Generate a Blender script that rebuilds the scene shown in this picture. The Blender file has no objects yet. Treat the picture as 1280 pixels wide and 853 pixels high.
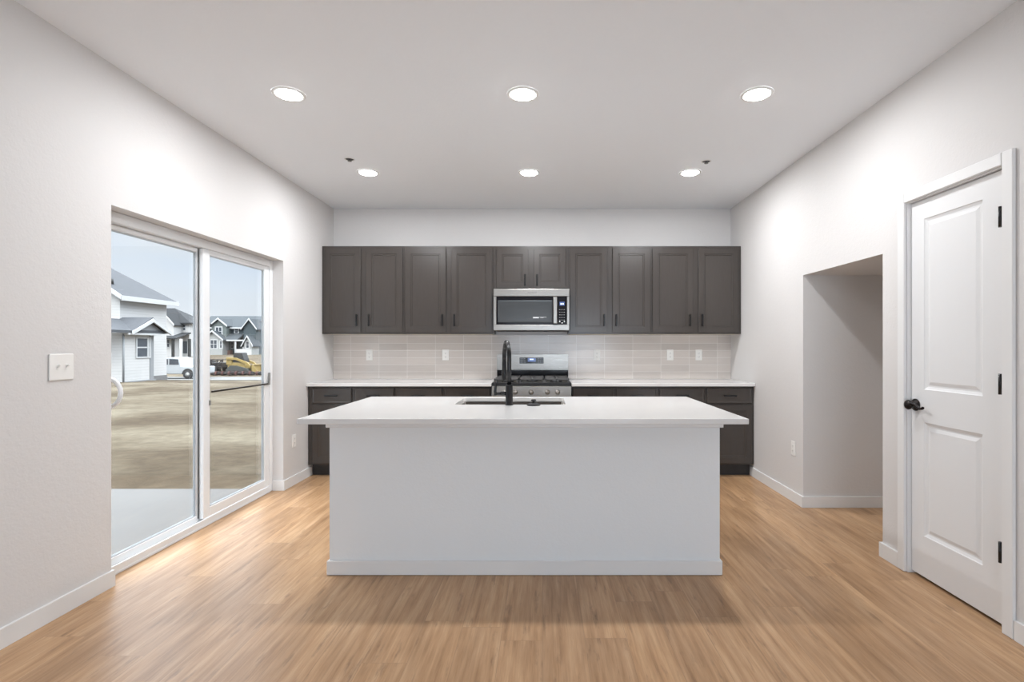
import bpy, bmesh, math, random
from mathutils import Vector, Matrix

random.seed(7)
SC = bpy.context.scene
COL = SC.collection
PI = math.pi

# ------------------------------------------------------------------ camera
F, VX, VY, H = 655.0, 678.5, 432.0, 1.263      # focal length and vanishing point in 1280x853 pixels, eye height in metres
cam = bpy.data.cameras.new('camera')
cam.sensor_fit = 'HORIZONTAL'
cam.sensor_width = 36.0
cam.lens = F / 1280.0 * 36.0
cam.shift_x = -(VX - 640.0) / 1280.0
cam.shift_y = (VY - 426.5) / 1280.0
cam.clip_start = 0.05
cam.clip_end = 600
camo = bpy.data.objects.new('camera', cam)
camo.location = (0, 0, H)
camo.rotation_euler = (PI / 2, 0, 0)
COL.objects.link(camo)
SC.camera = camo

# ------------------------------------------------------------------ exposure, sky, sun
SC.view_settings.view_transform = 'Standard'
SC.view_settings.look = 'None'
SC.view_settings.gamma = 1.0
SC.view_settings.use_curve_mapping = False
SC.view_settings.exposure = 0.12
CAN_WATTS = (12.2, 14.8)      # front row, back row
CAN_COLOR = (0.96, 0.985, 1.02)
REAR_FILL_WATTS = 90.0
SKY_ZENITH = 8.5
SUN_STRENGTH = 1.3

world = bpy.data.worlds.new('sky')
SC.world = world
world.use_nodes = True
wn, wl = world.node_tree.nodes, world.node_tree.links
wn.clear()
w_out = wn.new('ShaderNodeOutputWorld')
w_bg = wn.new('ShaderNodeBackground')
tc = wn.new('ShaderNodeTexCoord')
sep = wn.new('ShaderNodeSeparateXYZ')
wl.new(tc.outputs['Generated'], sep.inputs[0])
ramp = wn.new('ShaderNodeValToRGB')
ramp.color_ramp.elements[0].position = 0.0
ramp.color_ramp.elements[0].color = (0.96, 0.99, 1.03, 1)
ramp.color_ramp.elements[1].position = 0.22
ramp.color_ramp.elements[1].color = (0.56, 0.70, 0.90, 1)
e3 = ramp.color_ramp.elements.new(0.6)
e3.color = (0.70, 0.73, 0.76, 1)
wl.new(sep.outputs['Z'], ramp.inputs[0])
mp = wn.new('ShaderNodeMapping')
mp.inputs['Scale'].default_value = (2.2, 2.2, 9.0)
wl.new(tc.outputs['Generated'], mp.inputs[0])
nz = wn.new('ShaderNodeTexNoise')
nz.inputs['Scale'].default_value = 1.6
nz.inputs['Detail'].default_value = 6.0
nz.inputs['Roughness'].default_value = 0.55
wl.new(mp.outputs[0], nz.inputs['Vector'])
r2 = wn.new('ShaderNodeValToRGB')
r2.color_ramp.elements[0].position = 0.38
r2.color_ramp.elements[1].position = 0.66
wl.new(nz.outputs[0], r2.inputs[0])
mx = wn.new('ShaderNodeMixRGB')
mx.inputs[2].default_value = (0.78, 0.84, 0.92, 1)
wl.new(r2.outputs[0], mx.inputs[0])
wl.new(ramp.outputs[0], mx.inputs[1])
# overcast sky: several times brighter overhead than at the horizon
mr = wn.new('ShaderNodeMapRange')
mr.interpolation_type = 'SMOOTHSTEP'
mr.inputs['From Min'].default_value = 0.17
mr.inputs['From Max'].default_value = 0.65
mr.inputs['To Min'].default_value = 1.0
mr.inputs['To Max'].default_value = SKY_ZENITH
wl.new(sep.outputs['Z'], mr.inputs['Value'])
wl.new(mr.outputs[0], w_bg.inputs['Strength'])
wl.new(mx.outputs[0], w_bg.inputs['Color'])
wl.new(w_bg.outputs[0], w_out.inputs[0])

sun = bpy.data.lights.new('sun', 'SUN')
sun.energy = SUN_STRENGTH
sun.angle = math.radians(18)
sun.color = (1.0, 0.95, 0.88)
suno = bpy.data.objects.new('sun', sun)
suno.rotation_euler = Vector((-0.12, 0.8, -0.75)).to_track_quat('-Z', 'Y').to_euler()
COL.objects.link(suno)

# added fill lamp outside the unseen rear window, brightening the island front
WRX0, WRX1, WRZ0, WRZ1 = -1.0, 1.85, 0.10, 1.85
wa = bpy.data.lights.new('rear_fill_lamp', 'AREA')
wa.shape = 'RECTANGLE'
wa.size, wa.size_y = WRX1 - WRX0 - 0.1, WRZ1 - WRZ0 - 0.1
wa.energy = REAR_FILL_WATTS
wa.color = (0.81, 0.93, 1.10)
wao = bpy.data.objects.new('rear_fill_lamp', wa)
wao.location = ((WRX0 + WRX1) / 2, -3.5, (WRZ0 + WRZ1) / 2)
wao.rotation_euler = (PI / 2, 0, 0)
COL.objects.link(wao)

# ------------------------------------------------------------------ materials
MATS = {}


def mat(name, color, rough=0.5, metal=0.0, spec=0.5, emit=None, estr=0.0, coat=0.0):
    m = bpy.data.materials.new(name)
    m.use_nodes = True
    b = m.node_tree.nodes['Principled BSDF']
    b.inputs['Base Color'].default_value = (*color, 1)
    b.inputs['Roughness'].default_value = rough
    b.inputs['Metallic'].default_value = metal
    b.inputs['Specular IOR Level'].default_value = spec
    b.inputs['Coat Weight'].default_value = coat
    if emit:
        b.inputs['Emission Color'].default_value = (*emit, 1)
        b.inputs['Emission Strength'].default_value = estr
    MATS[name] = m
    return m


def nd(m, t):
    return m.node_tree.nodes.new(t)


def lk(m, a, b):
    m.node_tree.links.new(a, b)


def bsdf(m):
    return m.node_tree.nodes['Principled BSDF']


def coords(m, scale=(1, 1, 1), rot=(0, 0, 0), loc=(0, 0, 0)):
    t = nd(m, 'ShaderNodeTexCoord')
    mp_ = nd(m, 'ShaderNodeMapping')
    mp_.inputs['Scale'].default_value = scale
    mp_.inputs['Rotation'].default_value = rot
    mp_.inputs['Location'].default_value = loc
    lk(m, t.outputs['Object'], mp_.inputs[0])
    return mp_.outputs[0]


def noise(m, vec, scale, detail=4.0, rough=0.5):
    n = nd(m, 'ShaderNodeTexNoise')
    n.inputs['Scale'].default_value = scale
    n.inputs['Detail'].default_value = detail
    n.inputs['Roughness'].default_value = rough
    lk(m, vec, n.inputs['Vector'])
    return n.outputs[0]


def rampn(m, fac, stops):
    r = nd(m, 'ShaderNodeValToRGB')
    els = r.color_ramp.elements
    while len(els) < len(stops):
        els.new(0.5)
    for e, (p, c) in zip(els, stops):
        e.position = p
        e.color = (*c, 1)
    lk(m, fac, r.inputs[0])
    return r.outputs[0]


def mix(m, fac, a, b, mode='MIX'):
    n = nd(m, 'ShaderNodeMixRGB')
    n.blend_type = mode
    for i, v in ((0, fac), (1, a), (2, b)):
        if isinstance(v, (int, float)):
            n.inputs[i].default_value = v
        elif isinstance(v, tuple):
            n.inputs[i].default_value = (*v, 1)
        else:
            lk(m, v, n.inputs[i])
    return n.outputs[0]


def bump(m, height, strength=0.2, dist=0.01):
    b = nd(m, 'ShaderNodeBump')
    b.inputs['Strength'].default_value = strength
    b.inputs['Distance'].default_value = dist
    lk(m, height, b.inputs['Height'])
    lk(m, b.outputs[0], bsdf(m).inputs['Normal'])


# painted, orange-peel textured drywall
def paint(name, col, tex=0.45, rough=0.6):
    m = mat(name, col, rough, spec=0.35)
    v = coords(m)
    n1 = noise(m, v, 95, 3, 0.55)
    n2 = noise(m, v, 34, 2, 0.5)
    bump(m, mix(m, 0.5, n1, n2), tex, 0.004)
    return m


paint('wall_paint', (0.675, 0.658, 0.645))
paint('ceiling_paint', (0.865, 0.89, 0.92), 0.3, 0.7)
paint('island_paint', (0.785, 0.81, 0.822), 0.3)
mat('trim_paint', (0.77, 0.768, 0.76), 0.35)
mat('door_paint', (0.76, 0.762, 0.762), 0.38)
mat('vinyl_white', (0.80, 0.81, 0.815), 0.35)
mat('plate_white', (0.84, 0.83, 0.80), 0.3)
mat('slot_dark', (0.05, 0.05, 0.05), 0.5)
mat('bronze', (0.018, 0.014, 0.013), 0.3, 0.7)
mat('black_metal', (0.008, 0.008, 0.009), 0.26, 0.0, spec=0.4)
mat('black_matte', (0.012, 0.012, 0.013), 0.45)
mat('black_glass', (0.008, 0.008, 0.010), 0.08, spec=0.25)
mat('oven_glass', (0.045, 0.048, 0.050), 0.18, spec=0.4)
mat('cast_iron', (0.075, 0.072, 0.07), 0.38, spec=0.6)
mat('toe_kick', (0.020, 0.018, 0.018), 0.5)
mat('cabinet_dark', (0.030, 0.027, 0.025), 0.4)
mat('birch_ply', (0.62, 0.55, 0.45), 0.5)
mat('display_blue', (0.02, 0.03, 0.10), 0.2, emit=(0.25, 0.42, 1.0), estr=0.25)
mat('display_digit', (0.6, 0.7, 1.0), 0.3, emit=(0.65, 0.8, 1.0), estr=1.2)
mat('button_grey', (0.30, 0.30, 0.31), 0.4)
mat('logo_grey', (0.16, 0.15, 0.14), 0.4)
mat('mark_pale', (0.62, 0.62, 0.62), 0.4)
mat('can_lens', (0.9, 0.9, 0.88), 0.4, emit=(1.0, 0.985, 0.96), estr=45.0)
mat('bar_bronze', (0.035, 0.028, 0.022), 0.4, 0.3)
mat('gasket', (0.10, 0.105, 0.11), 0.5)
mat('bracket_grey', (0.24, 0.24, 0.23), 0.4, 0.4)

m = mat('cabinet_paint', (0.098, 0.083, 0.076), 0.26, spec=0.6)
v = coords(m, (1, 1, 0.12))
n = noise(m, v, 60, 4, 0.6)
lk(m, mix(m, n, (0.043, 0.035, 0.030), (0.054, 0.045, 0.039)), bsdf(m).inputs['Base Color'])

m = mat('stainless', (0.33, 0.312, 0.288), 0.26, 1.0)
v = coords(m, (1.5, 120, 120))
n = noise(m, v, 6, 3, 0.6)
lk(m, rampn(m, n, [(0.3, (0.26, 0.26, 0.26)), (0.7, (0.36, 0.36, 0.36))]), bsdf(m).inputs['Roughness'])
bump(m, n, 0.12, 0.002)

m = mat('sink_steel', (0.74, 0.71, 0.67), 0.38, 1.0)

m = mat('quartz', (0.80, 0.785, 0.765), 0.13, spec=0.5)
v = coords(m)
n = noise(m, v, 420, 2, 0.5)
n2 = noise(m, v, 4, 3, 0.5)
c = mix(m, n2, (0.69, 0.68, 0.665), (0.725, 0.715, 0.70))
lk(m, mix(m, rampn(m, n, [(0.62, (0, 0, 0)), (0.75, (0.35, 0.35, 0.35))]), c, (0.60, 0.585, 0.57)), bsdf(m).inputs['Base Color'])

# vinyl planks running towards the back wall
m = mat('floor_planks', (0.4, 0.27, 0.17), 0.34, spec=0.36)
tf = nd(m, 'ShaderNodeTexCoord')
sf_ = nd(m, 'ShaderNodeSeparateXYZ')
lk(m, tf.outputs['Object'], sf_.inputs[0])


def mth(op, a, b):
    q = nd(m, 'ShaderNodeMath')
    q.operation = op
    for i, v_ in enumerate((a, b)):
        if isinstance(v_, (int, float)):
            q.inputs[i].default_value = v_
        elif v_ is not None:
            lk(m, v_, q.inputs[i])
    return q.outputs[0]


row = mth('FLOOR', mth('DIVIDE', sf_.outputs['X'], 0.18), None)
wnz = nd(m, 'ShaderNodeTexWhiteNoise')
wnz.noise_dimensions = '1D'
lk(m, row, wnz.inputs['W'])
cv = nd(m, 'ShaderNodeCombineXYZ')
lk(m, mth('ADD', sf_.outputs['Y'], mth('MULTIPLY', wnz.outputs['Value'], 1.22)), cv.inputs[0])
lk(m, sf_.outputs['X'], cv.inputs[1])
vt = cv.outputs[0]
br = nd(m, 'ShaderNodeTexBrick')
br.offset = 0.0
br.inputs['Color1'].default_value = (0, 0, 0, 1)
br.inputs['Color2'].default_value = (1, 1, 1, 1)
br.inputs['Mortar'].default_value = (0.5, 0.5, 0.5, 1)
br.inputs['Scale'].default_value = 1.0
br.inputs['Mortar Size'].default_value = 0.0009
br.inputs['Mortar Smooth'].default_value = 0.2
br.inputs['Brick Width'].default_value = 1.22
br.inputs['Row Height'].default_value = 0.18
lk(m, vt, br.inputs['Vector'])
# each plank shifts the grain pattern
sepb = nd(m, 'ShaderNodeSeparateColor')
lk(m, br.outputs['Color'], sepb.inputs[0])
tcn = nd(m, 'ShaderNodeTexCoord')
comb = nd(m, 'ShaderNodeCombineXYZ')
mul = nd(m, 'ShaderNodeMath')
mul.operation = 'MULTIPLY'
mul.inputs[1].default_value = 9.0
lk(m, sepb.outputs[0], mul.inputs[0])
lk(m, mul.outputs[0], comb.inputs[0])
lk(m, mul.outputs[0], comb.inputs[1])
add = nd(m, 'ShaderNodeVectorMath')
lk(m, tcn.outputs['Object'], add.inputs[0])
lk(m, comb.outputs[0], add.inputs[1])


def scaled(vec, s):
    q = nd(m, 'ShaderNodeMapping')
    q.inputs['Scale'].default_value = s
    lk(m, vec, q.inputs[0])
    return q.outputs[0]


g1 = noise(m, scaled(add.outputs[0], (14, 0.9, 1)), 2.2, 6, 0.62)
g2 = noise(m, scaled(add.outputs[0], (70, 1.6, 1)), 2.0, 5, 0.6)
g3 = noise(m, scaled(add.outputs[0], (16, 2.4, 1)), 1.5, 5, 0.65)
g4 = noise(m, scaled(add.outputs[0], (3.0, 0.55, 1)), 1.6, 3, 0.5)
base = rampn(m, g1, [(0.22, (0.27, 0.148, 0.072)), (0.42, (0.43, 0.255, 0.132)), (0.58, (0.515, 0.325, 0.182)), (0.78, (0.61, 0.415, 0.255))])
fine = rampn(m, g2, [(0.3, (0.78, 0.77, 0.76)), (0.62, (1.05, 1.05, 1.05))])
c = mix(m, 0.6, base, fine, 'MULTIPLY')
c = mix(m, 0.8, c, rampn(m, g4, [(0.32, (0.70, 0.66, 0.63)), (0.66, (1.12, 1.12, 1.12))]), 'MULTIPLY')
knots = rampn(m, g3, [(0.58, (0, 0, 0)), (0.72, (0.70, 0.70, 0.70))])
c = mix(m, knots, c, (0.17, 0.095, 0.052))
tone = rampn(m, sepb.outputs[0], [(0.0, (0.94, 0.94, 0.95)), (1.0, (1.05, 1.05, 1.04))])
c = mix(m, 1.0, c, tone, 'MULTIPLY')
sf = nd(m, 'ShaderNodeMath')
sf.operation = 'MULTIPLY'
sf.inputs[1].default_value = 0.55
lk(m, br.outputs['Fac'], sf.inputs[0])
seam = mix(m, sf.outputs[0], c, (0.20, 0.12, 0.07))
lk(m, seam, bsdf(m).inputs['Base Color'])
lk(m, rampn(m, g2, [(0.3, (0.40, 0.40, 0.40)), (0.7, (0.32, 0.32, 0.32))]), bsdf(m).inputs['Roughness'])

# stacked 3 x 12 inch wall tile
m = mat('wall_tile', (0.42, 0.38, 0.34), 0.16, spec=0.5)
t = nd(m, 'ShaderNodeTexCoord')
sp = nd(m, 'ShaderNodeSeparateXYZ')
lk(m, t.outputs['Object'], sp.inputs[0])
cb = nd(m, 'ShaderNodeCombineXYZ')
lk(m, sp.outputs['X'], cb.inputs[0])
lk(m, sp.outputs['Z'], cb.inputs[1])
br = nd(m, 'ShaderNodeTexBrick')
br.offset = 0.0
br.squash = 1.0
br.inputs['Color1'].default_value = (0, 0, 0, 1)
br.inputs['Color2'].default_value = (1, 1, 1, 1)
br.inputs['Mortar'].default_value = (0, 0, 0, 1)
br.inputs['Scale'].default_value = 1.0
br.inputs['Mortar Size'].default_value = 0.0019
br.inputs['Mortar Smooth'].default_value = 0.25
br.inputs['Brick Width'].default_value = 0.304
br.inputs['Row Height'].default_value = 0.0762
lk(m, cb.outputs[0], br.inputs['Vector'])
q = nd(m, 'ShaderNodeMapping')
q.inputs['Scale'].default_value = (3, 1, 90)
lk(m, t.outputs['Object'], q.inputs[0])
streak = noise(m, q.outputs[0], 1.4, 4, 0.6)
tilec = mix(m, streak, (0.57, 0.515, 0.475), (0.69, 0.635, 0.59))
sb = nd(m, 'ShaderNodeSeparateColor')
lk(m, br.outputs['Color'], sb.inputs[0])
tilec = mix(m, 1.0, tilec, rampn(m, sb.outputs[0], [(0, (0.92, 0.92, 0.92)), (1, (1.06, 1.06, 1.06))]), 'MULTIPLY')
lk(m, mix(m, br.outputs['Fac'], tilec, (0.80, 0.77, 0.74)), bsdf(m).inputs['Base Color'])
inv = nd(m, 'ShaderNodeMath')
inv.operation = 'SUBTRACT'
inv.inputs[0].default_value = 1.0
lk(m, br.outputs['Fac'], inv.inputs[1])
bump(m, inv.outputs[0], 0.3, 0.002)

# clear glass: transparent with a Fresnel reflection
m = bpy.data.materials.new('clear_glass')
m.use_nodes = True
m.node_tree.nodes.clear()
o_ = nd(m, 'ShaderNodeOutputMaterial')
tr = nd(m, 'ShaderNodeBsdfTransparent')
tr.inputs[0].default_value = (0.975, 0.985, 0.98, 1)
gl = nd(m, 'ShaderNodeBsdfGlossy')
gl.inputs['Roughness'].default_value = 0.0
lw = nd(m, 'ShaderNodeLayerWeight')
lw.inputs[0].default_value = 0.5
pw = nd(m, 'ShaderNodeMath')
pw.operation = 'POWER'
pw.inputs[1].default_value = 5.0
lk(m, lw.outputs['Facing'], pw.inputs[0])
fr = nd(m, 'ShaderNodeMath')
fr.operation = 'MULTIPLY_ADD'
fr.inputs[1].default_value = 0.9
fr.inputs[2].default_value = 0.035
lk(m, pw.outputs[0], fr.inputs[0])
ms = nd(m, 'ShaderNodeMixShader')
lk(m, fr.outputs[0], ms.inputs[0])
lk(m, tr.outputs[0], ms.inputs[1])
lk(m, gl.outputs[0], ms.inputs[2])
lk(m, ms.outputs[0], o_.inputs[0])
MATS['clear_glass'] = m

# exterior
m = mat('concrete', (0.56, 0.56, 0.55), 0.8)
v = coords(m)
lk(m, mix(m, noise(m, v, 2.2, 6, 0.6), (0.090, 0.089, 0.087), (0.122, 0.120, 0.117)), bsdf(m).inputs['Base Color'])

m = mat('dirt', (0.5, 0.42, 0.32), 0.95, spec=0.1)
v1 = coords(m, (0.30, 0.42, 1), (0, 0, 0.7))
v2 = coords(m)
a = rampn(m, noise(m, v1, 0.85, 5, 0.6), [(0.30, (0.056, 0.041, 0.026)), (0.44, (0.080, 0.062, 0.042)), (0.54, (0.112, 0.092, 0.065)), (0.70, (0.160, 0.138, 0.102))])
b_ = rampn(m, noise(m, v2, 5.0, 8, 0.7), [(0.3, (0.62, 0.62, 0.62)), (0.65, (1.12, 1.12, 1.12))])
c = mix(m, 0.8, a, b_, 'MULTIPLY')
sp_ = rampn(m, noise(m, v2, 26, 3, 0.7), [(0.68, (0, 0, 0)), (0.76, (0.6, 0.6, 0.6))])
lk(m, mix(m, sp_, c, (0.05, 0.038, 0.027)), bsdf(m).inputs['Base Color'])
bump(m, noise(m, v2, 6, 8, 0.7), 0.6, 0.08)


def siding(name, col, pitch=0.16):
    m = mat(name, col, 0.6)
    t_ = nd(m, 'ShaderNodeTexCoord')
    s_ = nd(m, 'ShaderNodeSeparateXYZ')
    lk(m, t_.outputs['Object'], s_.inputs[0])
    mm = nd(m, 'ShaderNodeMath')
    mm.operation = 'MODULO'
    mm.inputs[1].default_value = pitch
    aa = nd(m, 'ShaderNodeMath')
    aa.operation = 'ADD'
    aa.inputs[1].default_value = 50 * pitch
    lk(m, s_.outputs['Z'], aa.inputs[0])
    lk(m, aa.outputs[0], mm.inputs[0])
    dd = nd(m, 'ShaderNodeMath')
    dd.operation = 'DIVIDE'
    dd.inputs[1].default_value = pitch
    lk(m, mm.outputs[0], dd.inputs[0])
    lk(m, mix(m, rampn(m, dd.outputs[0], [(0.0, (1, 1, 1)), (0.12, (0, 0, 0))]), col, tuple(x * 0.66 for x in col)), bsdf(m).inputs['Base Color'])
    return m


siding('siding_white', (0.48, 0.475, 0.47), 0.19)
siding('siding_slate', (0.052, 0.07, 0.078), 0.2)
siding('siding_sage', (0.13, 0.15, 0.145), 0.2)
siding('siding_pale', (0.30, 0.31, 0.305), 0.2)
siding('siding_grey', (0.15, 0.155, 0.155), 0.2)
mat('house_trim', (0.46, 0.465, 0.47), 0.5)
mat('house_trim_grey', (0.22, 0.23, 0.24), 0.5)
mat('house_glass', (0.05, 0.06, 0.075), 0.08)
mat('door_brown', (0.08, 0.045, 0.032), 0.5)
mat('foundation', (0.14, 0.14, 0.14), 0.9)
mat('brick_red', (0.11, 0.06, 0.05), 0.9)
for nm, c0 in (('shingle_grey', (0.062, 0.066, 0.074)), ('shingle_slate', (0.045, 0.053, 0.060)), ('shingle_black', (0.022, 0.024, 0.027))):
    m = mat(nm, c0, 0.9)
    v = coords(m, (1, 1, 1))
    lk(m, mix(m, noise(m, v, 3.5, 4, 0.7), tuple(x * 0.75 for x in c0), tuple(x * 1.3 for x in c0)), bsdf(m).inputs['Base Color'])
mat('asphalt', (0.13, 0.132, 0.132), 0.9)
mat('curb', (0.17, 0.168, 0.16), 0.9)
mat('truck_white', (0.40, 0.42, 0.435), 0.25, coat=0.4)
mat('rubber', (0.03, 0.03, 0.032), 0.8)
mat('track_grey', (0.04, 0.044, 0.042), 0.8)
mat('loader_yellow', (0.26, 0.185, 0.055), 0.45)
mat('loader_dark', (0.014, 0.0145, 0.015), 0.5)
mat('trailer_black', (0.014, 0.012, 0.012), 0.5)
mat('wattle_black', (0.012, 0.010, 0.010), 0.95)
mat('wattle_red', (0.06, 0.022, 0.018), 0.9)
mat('grass_dull', (0.14, 0.16, 0.08), 0.95)


# ------------------------------------------------------------------ mesh helpers
class MB:
    def __init__(self):
        self.bm = bmesh.new()
        self.mi = 0

    def _mark(self, faces, smooth=False):
        for f in faces:
            f.material_index = self.mi
            f.smooth = smooth

    def box(self, x0, x1, y0, y1, z0, z1, bev=0.0, seg=2):
        bm = self.bm
        vs = [bm.verts.new((x, y, z)) for z in (z0, z1) for y in (y0, y1) for x in (x0, x1)]
        idx = [(0, 2, 3, 1), (4, 5, 7, 6), (0, 1, 5, 4), (2, 6, 7, 3), (0, 4, 6, 2), (1, 3, 7, 5)]
        fs = [bm.faces.new([vs[i] for i in q]) for q in idx]
        self._mark(fs)
        if bev > 0:
            es = list({e for f in fs for e in f.edges})
            r = bmesh.ops.bevel(bm, geom=es, offset=bev, segments=seg, affect='EDGES', profile=0.5, clamp_overlap=True)
            self._mark(r['faces'])
        return self

    def prism(self, pts, axis, a0, a1):
        """pts: 2-D outline in the plane across axis ('x': (y,z), 'y': (x,z), 'z': (x,y)), swept from a0 to a1."""
        bm = self.bm

        def P(p, a):
            return {'x': (a, p[0], p[1]), 'y': (p[0], a, p[1]), 'z': (p[0], p[1], a)}[axis]
        A = [bm.verts.new(P(p, a0)) for p in pts]
        B = [bm.verts.new(P(p, a1)) for p in pts]
        fs = [bm.faces.new(A), bm.faces.new(B[::-1])]
        n_ = len(pts)
        for i in range(n_):
            fs.append(bm.faces.new((A[i], B[i], B[(i + 1) % n_], A[(i + 1) % n_])))
        self._mark(fs)
        return self

    def quad(self, *pts):
        f = self.bm.faces.new([self.bm.verts.new(p) for p in pts])
        self._mark([f])
        return self

    def cyl(self, p0, p1, r0, r1=None, seg=24, smooth=True):
        r1 = r0 if r1 is None else r1
        return self.tube([p0, p1], [r0, r1], seg, smooth)

    def tube(self, path, radii, seg=16, smooth=True, caps=True):
        bm = self.bm
        pts = [Vector(p) for p in path]
        if isinstance(radii, (int, float)):
            radii = [radii] * len(pts)
        rings = []
        up = None
        for i, p in enumerate(pts):
            d = (pts[min(i + 1, len(pts) - 1)] - pts[max(i - 1, 0)]).normalized()
            if up is None:
                ref = Vector((0, 0, 1)) if abs(d.z) < 0.9 else Vector((1, 0, 0))
                u = d.cross(ref).normalized()
            else:
                u = (up - d * up.dot(d)).normalized()
            up = u
            w = d.cross(u)
            rings.append([bm.verts.new(p + (u * math.cos(2 * PI * k / seg) + w * math.sin(2 * PI * k / seg)) * radii[i]) for k in range(seg)])
        fs = []
        for a_, b2 in zip(rings, rings[1:]):
            for k in range(seg):
                fs.append(bm.faces.new((a_[k], a_[(k + 1) % seg], b2[(k + 1) % seg], b2[k])))
        self._mark(fs, smooth)
        if caps:
            self._mark([bm.faces.new(rings[0][::-1]), bm.faces.new(rings[-1])])
        return self

    def lathe(self, prof, origin, axis='z', seg=32, smooth=True, sign=1):
        """prof: (radius, height) pairs along axis from origin."""
        bm = self.bm
        o = Vector(origin)
        rings = []
        for r, h in prof:
            h *= sign
            ring = []
            for k in range(seg):
                c_, s_ = math.cos(2 * PI * k / seg) * r, math.sin(2 * PI * k / seg) * r
                ring.append(bm.verts.new(o + Vector({'z': (c_, s_, h), 'x': (h, c_, s_), 'y': (c_, h, s_)}[axis])))
            rings.append(ring)
        fs = []
        for a_, b2 in zip(rings, rings[1:]):
            for k in range(seg):
                fs.append(bm.faces.new((a_[k], a_[(k + 1) % seg], b2[(k + 1) % seg], b2[k])))
        self._mark(fs, smooth)
        self._mark([bm.faces.new(rings[0][::-1]), bm.faces.new(rings[-1])])
        return self

    def loft(self, x0, x1, z0, z1, rings, front=-1):
        """Rectangle in the xz plane lofted through (inset, y) rings: framed doors and drawer fronts."""
        bm = self.bm
        R = []
        for ins, y in rings:
            R.append([bm.verts.new(p) for p in ((x0 + ins, y, z0 + ins), (x1 - ins, y, z0 + ins), (x1 - ins, y, z1 - ins), (x0 + ins, y, z1 - ins))])
        fs = [bm.faces.new(R[0][::-1]), bm.faces.new(R[-1])]
        for a_, b2 in zip(R, R[1:]):
            for k in range(4):
                fs.append(bm.faces.new((a_[k], a_[(k + 1) % 4], b2[(k + 1) % 4], b2[k])))
        self._mark(fs)
        return self

    def build(self, name, mats, parent=None, loc=None):
        bm = self.bm
        bmesh.ops.recalc_face_normals(bm, faces=bm.faces[:])
        me = bpy.data.meshes.new(name)
        bm.to_mesh(me)
        bm.free()
        if isinstance(mats, str):
            mats = [mats]
        for k in mats:
            me.materials.append(MATS[k])
        o = bpy.data.objects.new(name, me)
        COL.objects.link(o)
        if parent is not None:
            o.parent = parent
        if loc is not None:
            o.location = loc
        return o


def tag(o, label, cat, group=None):
    o['label'] = label
    o['category'] = cat
    if group:
        o['group'] = group
    return o


def thing(name, label, cat, loc=(0, 0, 0), rotz=0.0, group=None):
    o = bpy.data.objects.new(name, None)
    o.empty_display_size = 0.1
    COL.objects.link(o)
    o.location = loc
    o.rotation_euler = (0, 0, rotz)
    return tag(o, label, cat, group)


def struct(o):
    o['kind'] = 'structure'
    return o


def copy_tree(o, parent=None):
    c_ = o.copy()
    COL.objects.link(c_)
    if parent is not None:
        c_.parent = parent
    for ch in list(o.children):
        copy_tree(ch, c_)
    return c_


def text_mesh(name, body, size, mname, parent, loc, rot, depth=0.0004):
    cu = bpy.data.curves.new(name, 'FONT')
    cu.body = body
    cu.size = size
    cu.extrude = depth
    cu.align_x = 'CENTER'
    cu.align_y = 'CENTER'
    tmp = bpy.data.objects.new(name + '_tmp', cu)
    COL.objects.link(tmp)
    dg = bpy.context.evaluated_depsgraph_get()
    me = bpy.data.meshes.new_from_object(tmp.evaluated_get(dg))
    bpy.data.objects.remove(tmp)
    me.materials.clear()
    me.materials.append(MATS[mname])
    o = bpy.data.objects.new(name, me)
    COL.objects.link(o)
    o.parent = parent
    o.location = loc
    o.rotation_euler = rot
    return o


def slab_with_hole(name, x0, x1, y0, y1, z0, z1, hole, mname, bev=0.0025):
    """Flat slab with one rounded rectangular cut-out (hole = x0,x1,y0,y1,radius)."""
    cu = bpy.data.curves.new(name, 'CURVE')
    cu.dimensions = '2D'
    cu.fill_mode = 'BOTH'
    cu.extrude = (z1 - z0) / 2 - bev
    cu.bevel_depth = bev
    cu.bevel_resolution = 1
    cu.offset = -bev

    def spl(pts):
        s = cu.splines.new('POLY')
        s.points.add(len(pts) - 1)
        for p, q_ in zip(s.points, pts):
            p.co = (q_[0], q_[1], 0, 1)
        s.use_cyclic_u = True
    spl([(x0, y0), (x1, y0), (x1, y1), (x0, y1)])
    if hole:
        hx0, hx1, hy0, hy1, r = hole
        spl(rrect(hx0, hx1, hy0, hy1, r)[::-1])
    tmp = bpy.data.objects.new(name + '_tmp', cu)
    COL.objects.link(tmp)
    dg = bpy.context.evaluated_depsgraph_get()
    me = bpy.data.meshes.new_from_object(tmp.evaluated_get(dg))
    bpy.data.objects.remove(tmp)
    me.materials.clear()
    me.materials.append(MATS[mname])
    for p in me.polygons:
        p.use_smooth = False
        p.material_index = 0
    o = bpy.data.objects.new(name, me)
    COL.objects.link(o)
    o.location = (0, 0, (z0 + z1) / 2)
    return o


def rrect(x0, x1, y0, y1, r, n_=6):
    pts = []
    for cx, cy, a0 in ((x1 - r, y0 + r, -PI / 2), (x1 - r, y1 - r, 0), (x0 + r, y1 - r, PI / 2), (x0 + r, y0 + r, PI)):
        for k in range(n_ + 1):
            a_ = a0 + PI / 2 * k / n_
            pts.append((cx + r * math.cos(a_), cy + r * math.sin(a_)))
    return pts


# ------------------------------------------------------------------ room shell
XL, XR, D, CZ, YB = -2.26, 2.03, 5.66, 2.74, -3.4
# sliding door opening, fridge recess, pantry door opening
SY0, SY1, SZ = 2.744, 4.562, 2.0
AY0, AY1, AZ, AX = 3.129, 4.086, 1.81, 2.93
PY0, PY1, PZ = 2.293, 2.930, 2.064
WT = 0.18

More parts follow.
